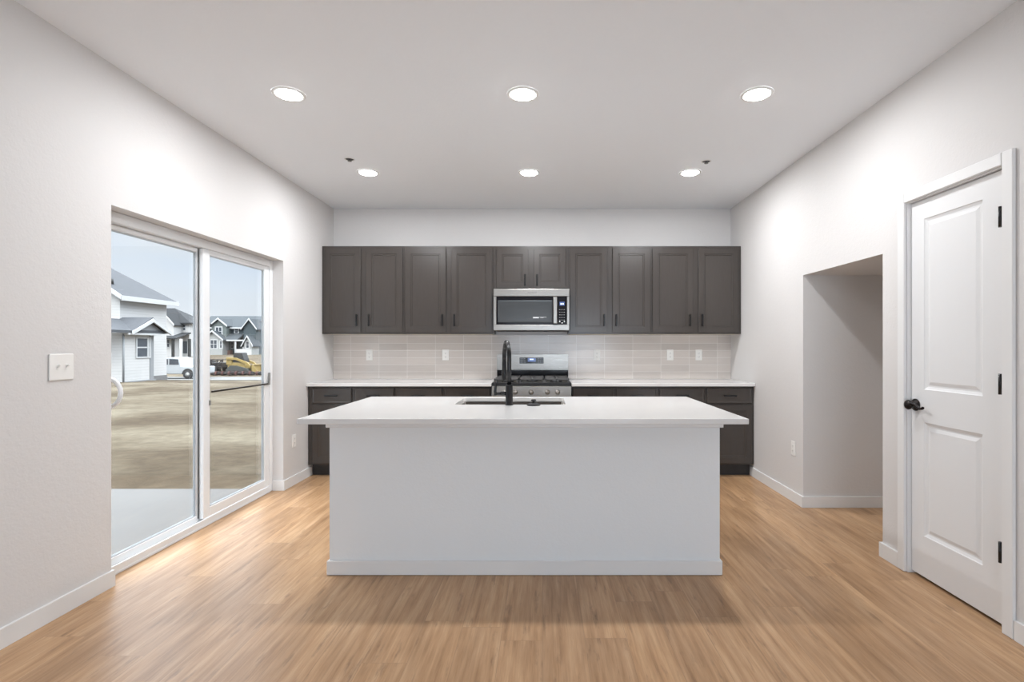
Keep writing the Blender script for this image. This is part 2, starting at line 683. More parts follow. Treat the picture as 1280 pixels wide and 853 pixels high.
mb = MB()
mb.box(XL - WT, AX + 0.1, YB - 0.1, D + 0.1, -0.12, 0.0)
struct(mb.build('floor', 'floor_planks'))
mb = MB()
mb.box(XL - WT, AX + 0.1, YB - 0.1, D + 0.1, CZ, CZ + 0.15)
struct(mb.build('ceiling', 'ceiling_paint'))
mb = MB()
mb.box(XL - WT, AX + 0.1, D, D + 0.12, 0, CZ)
struct(mb.build('wall_back', 'wall_paint'))
mb = MB()
mb.box(XL - WT, XL, YB, SY0, 0, CZ)
mb.box(XL - WT, XL, SY1, D, 0, CZ)
mb.box(XL - WT, XL, SY0, SY1, SZ, CZ)
struct(mb.build('wall_left', 'wall_paint'))
mb = MB()
T2 = 0.115
mb.box(XR, XR + T2, AY1, D, 0, CZ)
mb.box(XR, XR + T2, AY0, AY1, AZ, CZ)
mb.box(XR, XR + T2, PY1, AY0, 0, CZ)
mb.box(XR, XR + T2, PY0, PY1, PZ, CZ)
mb.box(XR, XR + T2, YB, PY0, 0, CZ)
# recess for the refrigerator: two cheeks, back and a low ceiling
mb.box(XR + T2, AX, AY1, AY1 + 0.1, 0, CZ)
mb.box(XR + T2, AX, AY0 - 0.1, AY0, 0, CZ)
mb.box(AX, AX + 0.1, YB, D, 0, CZ)
mb.box(XR + T2, AX, AY0, AY1, AZ, AZ + 0.1)
struct(mb.build('wall_right', 'wall_paint'))
# rear wall behind the photographer with an added window, sized and placed for its light
mb = MB()
RX0, RX1, RZ0, RZ1 = WRX0, WRX1, WRZ0, WRZ1
mb.box(XL, RX0, YB - 0.12, YB, 0, CZ)
mb.box(RX1, XR, YB - 0.12, YB, 0, CZ)
mb.box(RX0, RX1, YB - 0.12, YB, 0, RZ0)
mb.box(RX0, RX1, YB - 0.12, YB, RZ1, CZ)
struct(mb.build('wall_rear', 'wall_paint'))
w1 = bpy.data.objects.new('window_1', None)
COL.objects.link(w1)
struct(w1)
mb = MB()
for a0, a1 in ((RX0, RX0 + 0.05), (RX1 - 0.05, RX1), (0.425, 0.475)):
    mb.box(a0, a1, YB - 0.1, YB - 0.04, RZ0, RZ1)
mb.box(RX0, RX1, YB - 0.1, YB - 0.04, RZ0, RZ0 + 0.05)
mb.box(RX0, RX1, YB - 0.1, YB - 0.04, RZ1 - 0.05, RZ1)
mb.build('window_frame', 'vinyl_white', w1)
mb = MB()
mb.box(RX0 + 0.05, RX1 - 0.05, YB - 0.075, YB - 0.069, RZ0 + 0.05, RZ1 - 0.05)
mb.build('pane', 'clear_glass', w1)

# baseboards
BH, BT = 0.085, 0.014


def bboard(mb, pts):
    mb.prism(pts, 'z', 0.0005, BH)


mb = MB()
bboard(mb, [(XL, YB), (XL + BT, YB), (XL + BT, SY0 + 0.010), (XL - 0.088, SY0 + 0.010), (XL - 0.088, SY0), (XL, SY0)])
bboard(mb, [(XL + BT, 5.105), (XL, 5.105), (XL, SY1), (XL - 0.088, SY1), (XL - 0.088, SY1 - 0.012), (XL + BT, SY1 - 0.012)])
struct(mb.build('baseboard_left', 'trim_paint'))
mb = MB()
bboard(mb, [(XR, 5.105), (XR - BT, 5.105), (XR - BT, AY1 - BT), (AX - BT, AY1 - BT), (AX - BT, AY0 + BT), (XR - BT, AY0 + BT), (XR - BT, PY1 + 0.050),
            (XR, PY1 + 0.050), (XR, AY0), (AX, AY0), (AX, AY1), (XR, AY1)])
bboard(mb, [(XR, YB), (XR, PY0 - 0.050), (XR - BT, PY0 - 0.050), (XR - BT, YB)])
struct(mb.build('baseboard_right', 'trim_paint'))

# pantry door casing and jambs
mb = MB()
CW, CT = 0.055, 0.017
for y0, y1 in ((PY1 - 0.008, PY1 - 0.008 + CW), (PY0 + 0.008 - CW, PY0 + 0.008)):
    mb.box(XR - CT, XR, y0, y1, 0.0005, PZ - 0.008 + CW, 0.003, 1)
mb.box(XR - CT, XR, PY0 + 0.008, PY1 - 0.008, PZ - 0.008, PZ - 0.008 + CW, 0.003, 1)
mb.box(XR, XR + T2, PY1 - 0.014, PY1 - 0.0005, 0.0005, PZ - 0.0005)
mb.box(XR, XR + T2, PY0 + 0.0005, PY0 + 0.014, 0.0005, PZ - 0.0005)
mb.box(XR, XR + T2, PY0 + 0.014, PY1 - 0.014, PZ - 0.014, PZ - 0.0005)
struct(mb.build('trim_1', 'trim_paint'))

# pantry door: slab with two moulded panels
d2 = bpy.data.objects.new('door_2', None)
COL.objects.link(d2)
struct(d2)
d2.location = (XR + 0.020, PY0 + 0.017, 0.018)
DW, DHT = PY1 - PY0 - 0.034, PZ - 0.018 - 0.017
# local: x = into the wall (face at 0), y across from hinge, z up
mb = MB()
bm = mb.bm
lo, hi = (0.132, DW - 0.095)
panels = [(0.237 - 0.018, 0.848 - 0.018), (1.026 - 0.018, 1.944 - 0.018)]


def yz(y0, y1, z0, z1, x=0.0):
    mb.quad((x, y0, z0), (x, y1, z0), (x, y1, z1), (x, y0, z1))


yz(0, lo, 0, DHT)
yz(hi, DW, 0, DHT)
zs = [0] + [z for p in panels for z in p] + [DHT]
for k in range(0, len(zs), 2):
    yz(lo, hi, zs[k], zs[k + 1])
for z0, z1 in panels:
    rings = [(0, 0), (0.004, 0.004), (0.016, 0.009), (0.024, 0.009), (0.042, 0.003), (0.046, 0.003)]
    R = []
    for ins, x in rings:
        R.append([bm.verts.new((x, y, z)) for y, z in ((lo + ins, z0 + ins), (hi - ins, z0 + ins), (hi - ins, z1 - ins), (lo + ins, z1 - ins))])
    for a_, b2 in zip(R, R[1:]):
        for k in range(4):
            bm.faces.new((a_[k], a_[(k + 1) % 4], b2[(k + 1) % 4], b2[k]))
    bm.faces.new(R[-1])
mb.quad((0.035, 0, 0), (0.035, DW, 0), (0.035, DW, DHT), (0.035, 0, DHT))
mb.quad((0, 0, 0), (0.035, 0, 0), (0.035, 0, DHT), (0, 0, DHT))
mb.quad((0, DW, 0), (0.035, DW, 0), (0.035, DW, DHT), (0, DW, DHT))
mb.quad((0, 0, 0), (0.035, 0, 0), (0.035, DW, 0), (0, DW, 0))
mb.quad((0, 0, DHT), (0.035, 0, DHT), (0.035, DW, DHT), (0, DW, DHT))
bmesh.ops.remove_doubles(bm, verts=bm.verts[:], dist=0.0002)
mb.build('door_slab', 'door_paint', d2)
for zc in (0.349, 1.092, 1.831):
    mb = MB()
    yh, xh = 0.000, -0.030
    mb.cyl((xh, yh + 0.004, zc - 0.018 - 0.046), (xh, yh + 0.004, zc - 0.018 + 0.046), 0.0072, seg=14)
    mb.box(xh, 0.002, yh - 0.001, yh + 0.001, zc - 0.018 - 0.044, zc - 0.018 + 0.044)
    mb.build('hinge', 'black_metal', d2)
# lever handle: rose, neck, domed hub and a wavy lever pointing to the hinge side
hl = MB()
hy, hz = DW - 0.034, 0.937 - 0.018
hl.lathe([(0.0, 0.0), (0.033, 0.0), (0.0335, 0.004), (0.029, 0.010), (0.0, 0.012)], (0, hy, hz), 'x', 28, sign=-1)
lev = hl.build('door_handle', 'bronze', d2)
mb = MB()
mb.cyl((-0.010, hy, hz), (-0.040, hy, hz), 0.0095, seg=16)
mb.lathe([(0.0, 0.038), (0.026, 0.038), (0.027, 0.044), (0.021, 0.053), (0.010, 0.057), (0.0, 0.058)], (0, hy, hz), 'x', 24, sign=-1)
pth, rad = [], []
for k in range(15):
    t_ = k / 14
    pth.append((-0.047 + 0.008 * math.sin(t_ * PI), hy - 0.118 * t_, hz + 0.009 * math.sin(t_ * 2 * PI) - 0.004 * t_))
    rad.append(0.0105 * (1 - 0.35 * t_))
mb.tube(pth, rad, 12)
mb.build('lever', 'bronze', lev)

# ------------------------------------------------------------------ sliding patio door
d1 = bpy.data.objects.new('door_1', None)
COL.objects.link(d1)
struct(d1)
FX0, FX1 = XL - 0.16, XL - 0.092
mb = MB()
e = 0.001
mb.box(FX0, FX1, SY0 + e, SY0 + 0.045, e, SZ - e, 0.003, 1)
mb.box(FX0, FX1, SY1 - 0.045, SY1 - e, e, SZ - e, 0.003, 1)
mb.box(FX0, FX1, SY0 + 0.045, SY1 - 0.045, SZ - 0.06, SZ - e, 0.003, 1)
mb.box(FX0, FX1 - 0.012, SY0 + 0.045, SY1 - 0.045, e, 0.035)
mb.box(FX1 - 0.012, FX1, SY0 + 0.045, SY1 - 0.045, e, 0.052, 0.004, 2)
mb.box(FX1 - 0.012, FX1 + 0.004, SY0 + 0.045, SY1 - 0.045, e, 0.012)
mb.build('door_frame', 'vinyl_white', d1)


def sash(name, x0, x1, y0, y1, z0, z1, sw, rt, rb):
    mb = MB()
    mb.box(x0, x1, y0, y0 + sw, z0, z1, 0.004, 1)
    mb.box(x0, x1, y1 - sw, y1, z0, z1, 0.004, 1)
    mb.box(x0, x1, y0 + sw, y1 - sw, z0, z0 + rb, 0.003, 1)
    mb.box(x0, x1, y0 + sw, y1 - sw, z1 - rt, z1, 0.003, 1)
    s_ = mb.build(name, 'vinyl_white', d1)
    mb = MB()
    xm = (x0 + x1) / 2
    mb.box(xm - 0.004, xm + 0.004, y0 + sw, y1 - sw, z0 + rb, z1 - rt)
    mb.build('pane', 'clear_glass', s_)
    mb = MB()
    g = 0.012
    for xa in (xm - 0.0075, xm + 0.0045):
        mb.box(xa, xa + 0.003, y0 + sw, y0 + sw + g, z0 + rb, z1 - rt)
        mb.box(xa, xa + 0.003, y1 - sw - g, y1 - sw, z0 + rb, z1 - rt)
        mb.box(xa, xa + 0.003, y0 + sw + g, y1 - sw - g, z0 + rb, z0 + rb + g * 0.6)
        mb.box(xa, xa + 0.003, y0 + sw + g, y1 - sw - g, z1 - rt - g * 0.6, z1 - rt)
    mb.build('glazing_bead', 'bracket_light', s_)
    return s_


mat('bracket_light', (0.52, 0.55, 0.58), 0.4)
fixed = sash('fixed_panel', XL - 0.128, XL - 0.098, 3.640, SY1 - 0.046, 0.053, SZ - 0.061, 0.072, 0.036, 0.066)
slide = sash('sliding_panel', XL - 0.159, XL - 0.131, SY0 + 0.046, 3.700, 0.036, SZ - 0.061, 0.074, 0.030, 0.045)
mb = MB()
mb.box(XL - 0.1312, XL - 0.1285, 3.628, 3.639, 0.06, SZ - 0.065)
mb.build('weather_strip', 'gasket', d1)
# D-shaped pull on the sliding panel
mb = MB()
pth = [(XL - 0.131, 2.84, 1.085)]
for k in range(13):
    a_ = PI * k / 12
    pth.append((XL - 0.100 + 0.072 * math.sin(a_), 2.84, 1.005 + 0.078 * math.cos(a_)))
pth.append((XL - 0.131, 2.84, 0.925))
mb.tube(pth, 0.0115, 14)
mb.box(XL - 0.1315, XL - 0.124, 2.820, 2.862, 0.90, 1.11, 0.003, 1)
mb.build('door_handle', 'vinyl_white', slide)
# folding security bar across the fixed panel
mb = MB()
mb.box(XL - 0.094, XL - 0.081, 3.716, 4.470, 0.928, 0.941, 0.002, 1)
bar = mb.build('security_bar', 'bar_bronze', d1)
mb = MB()
mb.box(XL - 0.0915, XL - 0.079, 4.480, 4.500, 0.925, 0.960, 0.002, 1)
mb.box(XL - 0.0915, XL - 0.076, 4.482, 4.498, 0.960, 1.030, 0.004, 2)
mb.cyl((XL - 0.088, 4.47, 0.935), (XL - 0.088, 4.492, 0.935), 0.006, seg=10)
mb.build('bar_bracket', 'bracket_grey', bar)
mb = MB()
mb.box(XL - 0.0975, XL - 0.088, 3.700, 3.710, 0.84, 0.875, 0.002, 1)
mb.build('bar_catch', 'bracket_grey', bar)

# ------------------------------------------------------------------ cabinets
GAPT = 0.020
UY = 5.347            # door faces of the wall cabinets
BY = 5.023            # door faces of the base cabinets


def shaker(mb, x0, x1, z0, z1, y, rail=0.056):
    """Framed front: y is the visible face, the back lies 19 mm behind."""
    mb.loft(x0, x1, z0, z1, [(0.0, y + 0.019), (0.0, y + 0.002), (0.002, y), (rail, y), (rail + 0.003, y + 0.005), (rail + 0.014, y + 0.005), (rail + 0.018, y + 0.010)])


def slabfront(mb, x0, x1, z0, z1, y):
    mb.loft(x0, x1, z0, z1, [(0.0, y + 0.019), (0.0, y + 0.003), (0.003, y), (0.012, y), (0.016, y + 0.0015), (0.02, y + 0.0015)])


def pull(parent, c, vertical, y, L=0.128):
    mb = MB()
    x, z = c
    h = L / 2
    if vertical:
        mb.box(x - 0.0075, x + 0.0075, y - 0.032, y - 0.021, z - h, z + h, 0.003, 2)
        for s in (-1, 1):
            mb.box(x - 0.005, x + 0.005, y - 0.024, y, z + s * (h - 0.012) - 0.006, z + s * (h - 0.012) + 0.006, 0.002, 1)
    else:
        mb.box(x - h, x + h, y - 0.032, y - 0.021, z - 0.0075, z + 0.0075, 0.003, 2)
        for s in (-1, 1):
            mb.box(x + s * (h - 0.012) - 0.006, x + s * (h - 0.012) + 0.006, y - 0.024, y, z - 0.005, z + 0.005, 0.002, 1)
    return mb.build('handle', 'black_metal', parent)


def wall_cabinet(x0, x1, z0, z1, dz0, dz1, label, le=0.014, re=0.014, gap=0.055, hz=None, name='wall_cabinet', group='grey wall cabinets'):
    t_ = thing(name, label, 'cabinet', (0, 0, 0), 0, group)
    cx = (x0 + x1) / 2
    t_.location = (cx, D - 0.002, z0)
    ox, oy, oz = t_.location
    yf = UY - oy
    mb = MB()
    mb.box(x0 - ox + 0.0005, x1 - ox - 0.0005, yf + GAPT, 0, 0.0035, z1 - oz)
    mb.build('carcass', 'cabinet_paint', t_)
    mb = MB()
    mb.box(x0 - ox + 0.014, x1 - ox - 0.014, yf + GAPT + 0.012, -0.001, 0.0, 0.003)
    mb.build('bottom_panel', 'birch_ply', t_)
    mid = (x0 + le + x1 - re) / 2 - ox
    for s, a0, a1 in ((-1, x0 + le - ox, mid - gap / 2), (1, mid + gap / 2, x1 - re - ox)):
        mb = MB()
        shaker(mb, a0, a1, dz0 - oz, dz1 - oz, yf)
        d_ = mb.build('door', 'cabinet_paint', t_)
        hx = (a1 - 0.034) if s < 0 else (a0 + 0.034)
        hzz = (hz if hz else 1.520) - oz
        pull(d_, (hx, hzz), True, yf, 0.122 if hz is None else 0.118)
    return t_


UB = [-2.259, -1.420, -0.504, 0.263, 1.108, 2.029]
wall_cabinet(UB[0], UB[1], 1.377, 2.280, 1.394, 2.254, 'dark grey two-door wall cabinet in the corner against the left wall, beside the patio door', le=0.028)
wall_cabinet(UB[1], UB[2], 1.377, 2.280, 1.394, 2.254, 'dark grey tall two-door wall cabinet directly left of the microwave')
wall_cabinet(UB[2], UB[3], 1.832, 2.280, 1.848, 2.250, 'short dark grey two-door cabinet directly above the microwave', hz=1.928, le=0.03, re=0.03)
wall_cabinet(UB[3], UB[4], 1.377, 2.280, 1.394, 2.254, 'dark grey tall two-door wall cabinet directly right of the microwave')
wall_cabinet(UB[4], UB[5], 1.377, 2.280, 1.394, 2.254, 'dark grey two-door wall cabinet in the corner against the right wall', re=0.030)


def base_cabinet(x0, x1, label, le=0.012, re=0.012, gap=0.027):
    t_ = thing('base_cabinet', label, 'cabinet', ((x0 + x1) / 2, D - 0.003, 0.0), 0, 'grey base cabinets')
    ox, oy, _ = t_.location
    yf = BY - oy
    mb = MB()
    mb.box(x0 - ox + 0.0005, x1 - ox - 0.0005, yf + GAPT, 0, 0.114, 0.869)
    mb.build('carcass', 'cabinet_paint', t_)
    mb = MB()
    mb.box(x0 - ox + (0.016 if le > 0.02 else 0.001), x1 - ox - (0.016 if re > 0.02 else 0.001), yf + 0.085, -0.02, 0.001, 0.113)
    mb.build('toe_kick', 'toe_kick', t_)
    mid = (x0 + le + x1 - re) / 2 - ox
    for s, a0, a1 in ((-1, x0 + le - ox, mid - gap / 2), (1, mid + gap / 2, x1 - re - ox)):
        mb = MB()
        slabfront(mb, a0, a1, 0.706, 0.853, yf)
        d_ = mb.build('drawer', 'cabinet_paint', t_)
        pull(d_, ((a0 + a1) / 2, 0.782), False, yf, 0.122)
        mb = MB()
        shaker(mb, a0, a1, 0.132, 0.692, yf)
        d_ = mb.build('door', 'cabinet_paint', t_)
        pull(d_, ((a1 - 0.034) if s < 0 else (a0 + 0.034), 0.60), True, yf, 0.122)
    return t_


RGX0, RGX1 = -0.487, 0.271
base_cabinet(-2.259, -1.420, 'dark grey base cabinet at the left wall, with two drawers over two doors', le=0.046)
base_cabinet(-1.420, -0.494, 'dark grey base cabinet directly left of the gas range')
base_cabinet(0.278, 1.108, 'dark grey base cabinet directly right of the gas range')
base_cabinet(1.108, 2.029, 'dark grey base cabinet at the right wall, with its end drawer and door in view', re=0.024)

# worktops
mb = MB()
mb.box(XL + 0.001, RGX0 - 0.004, 5.000, D - 0.002, 0.8705, 0.900, 0.003, 2)
tag(mb.build('worktop', 'quartz'), 'white quartz worktop left of the range, along the back wall', 'countertop', 'quartz worktops')
mb = MB()
mb.box(RGX1 + 0.004, XR - 0.001, 5.000, D - 0.002, 0.8705, 0.900, 0.003, 2)
tag(mb.build('worktop', 'quartz'), 'white quartz worktop right of the range, along the back wall', 'countertop', 'quartz worktops')

# tiled backsplash; the object origin sets where the tile joints fall
mb = MB()
TX, TZ = -2.070, 0.9025
mb.box(XL + 0.001 - TX, XR - 0.001 - TX, -0.009, -0.001, 0.0, 1.3755 - TZ)
mb.box(UB[2] + 0.002 - TX, UB[3] - 0.002 - TX, -0.009, -0.001, 1.3755 - TZ, 1.3765 - TZ)
tag(mb.build('tile_backsplash', 'wall_tile', None, (TX, D, TZ)), 'beige stacked rectangular tile backsplash between worktop and wall cabinets', 'backsplash')

# ------------------------------------------------------------------ outlets and switch
def outlet(label, loc, rotz):
    t_ = thing('power_outlet', label, 'outlet', loc, rotz, 'white power outlets')
    mb = MB()
    mb.box(-0.035, 0.035, -0.006, -0.0006, -0.0575, 0.0575, 0.003, 2)
    mb.build('cover_plate', 'plate_white', t_)
    mb = MB()
    mb.box(-0.0165, 0.0165, -0.0085, -0.0055, -0.034, 0.034, 0.001, 1)
    mb.mi = 1
    for zc in (-0.019, 0.019):
        for xs in (-0.006, 0.006):
            mb.box(xs - 0.001, xs + 0.001, -0.0089, -0.0084, zc - 0.004, zc + 0.005)
        mb.cyl((0, -0.0084, zc - 0.009), (0, -0.0089, zc - 0.009), 0.0022, seg=8)
    mb.build('receptacle', ['plate_white', 'slot_dark'], t_)
    return t_


TY = D - 0.009
o0 = outlet('white outlet on the tile backsplash, nearest the left wall', ((462.3 - VX) / 115.7, TY, 1.160), 0)


def outlet_copy(label, loc, rotz=0.0):
    c_ = copy_tree(o0)
    c_.location = loc
    c_.rotation_euler = (0, 0, rotz)
    c_['label'] = label
    return c_


outlet_copy('white outlet on the tile backsplash, between the left one and the range', ((557.3 - VX) / 115.7, TY, 1.160))
outlet_copy('white outlet on the tile backsplash, just right of the range', ((746 - VX) / 115.7, TY, 1.160))
outlet_copy('white outlet on the tile backsplash, left one of the close pair at the right end', ((837.3 - VX) / 115.7, TY, 1.160))
outlet_copy('white outlet on the tile backsplash, nearest the right wall', ((873 - VX) / 115.7, TY, 1.160))
outlet_copy('white outlet low on the left wall between patio door and base cabinets', (XL, 4.755, 0.398), PI / 2)
outlet_copy('white outlet low on the right wall beside the refrigerator recess', (XR, 4.24, 0.43), -PI / 2)

t_ = thing('light_switch', 'white double toggle light switch on the left wall beside the patio door', 'switch', (XL, 2.455, 1.162), PI / 2)
mb = MB()
mb.box(-0.062, 0.062, -0.0075, -0.0006, -0.0615, 0.0615, 0.0035, 2)
mb.build('cover_plate', 'plate_white', t_)
for xs in (-0.023, 0.023):
    mb = MB()
    mb.box(xs - 0.005, xs + 0.005, -0.009, -0.007, -0.012, 0.012, 0.001, 1)
    mb.prism([(-0.007, -0.006), (-0.007, 0.006), (-0.020, 0.013), (-0.021, 0.007)], 'x', xs - 0.0035, xs + 0.0035)
    mb.build('toggle', 'plate_white', t_)

# ------------------------------------------------------------------ microwave
MX, MW = -0.113, 0.378
MY = 5.215
t_ = thing('microwave', 'stainless over-the-range microwave with black glass door, hung above the gas range', 'microwave', (MX, D - 0.012, 1.408))
yf = MY - (D - 0.012)
z0, z1 = 0.0, 0.420
mb = MB()
mb.box(-MW + 0.004, MW - 0.004, yf + 0.045, 0, 0.012, z1)
mb.build('body', 'black_matte', t_)
mb = MB()
mb.box(-MW + 0.01, MW - 0.01, yf + 0.030, -0.03, 0.0, 0.011)
mb.build('vent_grille', 'black_matte', t_)
mb = MB()   # stainless front surround
mb.box(-MW, MW, yf, yf + 0.045, 0.343, z1, 0.004, 2)
mb.box(-MW, MW, yf, yf + 0.045, 0.004, 0.062, 0.004, 2)
mb.box(-MW, -0.350, yf, yf + 0.045, 0.062, 0.343, 0.002, 1)
mb.box(0.354, MW, yf, yf + 0.045, 0.062, 0.343, 0.002, 1)
mb.build('front_frame', 'stainless', t_)
mb = MB()
mb.box(-0.3495, 0.2585, yf + 0.003, yf + 0.044, 0.0625, 0.3425)
dr = mb.build('door', 'black_glass', t_)
mb = MB()
mb.loft(-0.335, 0.208, 0.085, 0.306, [(0, yf + 0.0029), (0, yf + 0.002), (0.004, yf + 0.0015), (0.012, yf + 0.0022), (0.016, yf + 0.0022)])
mb.build('door_window', 'oven_glass', dr)
mb = MB()
mb.box(0.216, 0.256, yf - 0.034, yf - 0.018, 0.070, 0.336, 0.006, 3)
mb.box(0.224, 0.248, yf - 0.020, yf + 0.003, 0.074, 0.100, 0.002, 1)
mb.box(0.224, 0.248, yf - 0.020, yf + 0.003, 0.306, 0.332, 0.002, 1)
mb.build('handle', 'stainless', dr)
mb = MB()   # pale marks low on the glass
mb.box(0.016, 0.074, yf + 0.0012, yf + 0.0016, 0.126, 0.138)
mb.box(0.080, 0.150, yf + 0.0012, yf + 0.0016, 0.135, 0.138)
mb.box(0.090, 0.120, yf + 0.0012, yf + 0.0016, 0.129, 0.132)
mb.build('pale_mark', 'mark_pale', dr)
mb = MB()
mb.box(0.2590, 0.3535, yf + 0.003, yf + 0.044, 0.0625, 0.3425)
cp = mb.build('control_panel', 'black_glass', t_)
mb = MB()
mb.box(0.280, 0.330, yf + 0.0018, yf + 0.003, 0.252, 0.290)
mb.mi = 1
for k in range(3):
    mb.box(0.290 + 0.012 * k, 0.297 + 0.012 * k, yf + 0.0012, yf + 0.0018, 0.262, 0.276)
mb.build('display', ['display_blue', 'display_digit'], cp)
for r in range(5):
    for c_ in range(3):
        mb = MB()
        mb.box(0.276 + 0.022 * c_, 0.288 + 0.022 * c_, yf + 0.0022, yf + 0.003, 0.105 + 0.026 * r, 0.110 + 0.026 * r)
        mb.build('key', 'button_grey', cp)
for x, z in ((0.282, 0.092), (0.328, 0.092), (0.305, 0.080)):
    mb = MB()
    mb.cyl((x, yf + 0.003, z), (x, yf + 0.0020, z), 0.0065, seg=12)
    mb.build('key', 'mark_pale', cp)
text_mesh('brand_logo', 'Whirlpool', 0.022, 'logo_grey', t_, (0.006, yf - 0.0006, 0.381), (PI / 2, 0, 0))

# ------------------------------------------------------------------ gas range
RX = (RGX0 + RGX1) / 2
t_ = thing('gas_range', 'stainless freestanding gas range with raised back panel and five knobs', 'range', (RX, D - 0.02, 0.0))
oy = D - 0.02
yf = 4.995 - oy
hw = (RGX1 - RGX0) / 2
mb = MB()
mb.box(-hw + 0.003, hw - 0.003, yf + 0.03, -0.01, 0.03, 0.893)
mb.build('body', 'black_matte', t_)
for sx in (-1, 1):
    for yy in (yf + 0.08, -0.08):
        mb = MB()
        mb.cyl((sx * (hw - 0.05), yy, 0.001), (sx * (hw - 0.05), yy, 0.031), 0.016, seg=14)
        mb.build('foot', 'black_matte', t_)
mb = MB()   # sloping control fascia
mb.prism([(yf + 0.03, 0.768), (yf, 0.768), (yf - 0.004, 0.780), (yf + 0.010, 0.868), (yf + 0.018, 0.874), (yf + 0.03, 0.874)], 'x', -hw, hw)
fa = mb.build('control_fascia', 'stainless', t_)
for px in (630.5, 644, 664, 684.3, 697):
    kx = (px - VX) / 131.3 - RX
    mb = MB()
    mb.lathe([(0.0, 0.0), (0.024, 0.0), (0.024, 0.006), (0.019, 0.010), (0.0185, 0.030), (0.015, 0.034), (0.0, 0.035)], (kx, yf + 0.003, 0.818), 'y', 24, sign=-1)
    mb.box(kx - 0.004, kx + 0.004, yf - 0.037, yf - 0.028, 0.802, 0.834, 0.0015, 1)
    mb.build('knob', 'stainless', t_)
mb = MB()   # cooktop: rim and recessed floor
mb.box(-hw, hw, yf + 0.020, yf + 0.045, 0.876, 0.908, 0.004, 2)
mb.box(-hw, hw, -0.075, -0.055, 0.894, 0.908, 0.003, 1)
mb.box(-hw, -hw + 0.02, yf + 0.045, -0.075, 0.894, 0.908, 0.003, 1)
mb.box(hw - 0.02, hw, yf + 0.045, -0.075, 0.894, 0.908, 0.003, 1)
mb.build('cooktop_rim', 'black_matte', t_)
mb = MB()
mb.box(-hw + 0.02, hw - 0.02, yf + 0.045, -0.075, 0.894, 0.901)
mb.build('cooktop', 'stainless', t_)
for bx, by, br_ in ((-0.24, -0.18, 0.042), (-0.24, -0.44, 0.050), (0.24, -0.18, 0.036), (0.24, -0.44, 0.050), (0.0, -0.31, 0.046)):
    mb = MB()
    mb.lathe([(br_ + 0.012, 0.0), (br_ + 0.010, 0.010), (br_, 0.012), (br_, 0.020), (br_ - 0.006, 0.024), (0.0, 0.025)], (bx, by, 0.9012), 'z', 24)
    mb.build('burner', 'black_matte', t_)
for gx in (-0.245, 0.0, 0.245):
    mb = MB()
    w_, y0_, y1_ = 0.116, yf + 0.055, -0.085
    zt, zb = 0.944, 0.929
    for xx in (gx - w_, gx + w_ - 0.012):
        mb.box(xx, xx + 0.012, y0_, y1_, zb, zt, 0.002, 1)
    for yy in (y0_, (y0_ + y1_) / 2 - 0.006, y1_ - 0.012):
        mb.box(gx - w_, gx + w_, yy, yy + 0.012, zb, zt, 0.002, 1)
    mb.box(gx - 0.006, gx + 0.006, y0_, y1_, zb, zt, 0.002, 1)
    for yy in (y0_ + 0.12, y1_ - 0.13):
        mb.box(gx - w_, gx - 0.03, yy, yy + 0.010, zb, zt, 0.002, 1)
        mb.box(gx + 0.03, gx + w_, yy, yy + 0.010, zb, zt, 0.002, 1)
    for xx in (gx - w_, gx + w_ - 0.012):
        for yy in (y0_, y1_ - 0.012):
            mb.box(xx, xx + 0.012, yy, yy + 0.012, 0.9085 if False else 0.9012, zb)
    mb.build('grate', 'cast_iron', t_)
# back panel
mb = MB()
mb.box(-0.379, 0.379, -0.055, 0, 0.894, 1.000)
mb.build('rear_guard', 'black_glass', t_)
mb = MB()
prof = []
for x, z in rrect(-0.379, 0.379, 1.001, 1.168, 0.018, 5):
    prof.append((x, z))
mb.prism(prof, 'y', -0.062, 0.0)
bg = mb.build('back_panel', 'stainless', t_)
mb = MB()
mb.box(-0.379, 0.379, -0.066, -0.0621, 1.001, 1.012, 0.0015, 1)
mb.build('panel_lip', 'stainless', bg)
mb = MB()
dx = (664.5 - VX) / 117.0 - RX
mb.box(dx - 0.128, dx + 0.128, -0.0655, -0.0622, 1.070, 1.134, 0.001, 1)
dp = mb.build('display', 'black_glass', t_)
mb = MB()
mb.box(dx - 0.040, dx + 0.044, -0.0664, -0.0656, 1.090, 1.128)
mb.mi = 1
for k in range(4):
    mb.box(dx - 0.018 + 0.010 * k, dx - 0.011 + 0.010 * k, -0.0668, -0.0664, 1.108, 1.121)
mb.build('clock', ['display_blue', 'display_digit'], dp)
for k, x in enumerate((-0.112, -0.092, -0.072, 0.072, 0.092, 0.112)):
    for z in (1.084, 1.102, 1.120):
        mb = MB()
        mb.box(dx + x - 0.006, dx + x + 0.006, -0.0662, -0.0656, z - 0.0025, z + 0.0025)
        mb.build('key', 'button_grey', dp)
# oven door with towel bar, storage drawer
mb = MB()
mb.box(-hw, hw, yf - 0.012, yf + 0.029, 0.225, 0.764, 0.004, 2)
od = mb.build('oven_door', 'stainless', t_)
mb = MB()
mb.box(-0.27, 0.27, yf - 0.0135, yf - 0.0125, 0.33, 0.62)
mb.build('oven_window', 'black_glass', od)
mb = MB()
mb.cyl((-0.34, yf - 0.055, 0.705), (0.34, yf - 0.055, 0.705), 0.012, seg=16)
for sx in (-0.31, 0.31):
    mb.box(sx - 0.01, sx + 0.01, yf - 0.055, yf - 0.011, 0.697, 0.713, 0.002, 1)
mb.build('handle', 'stainless', od)
mb = MB()
mb.box(-hw, hw, yf - 0.008, yf + 0.029, 0.055, 0.220, 0.004, 2)
mb.build('storage_drawer', 'stainless', t_)

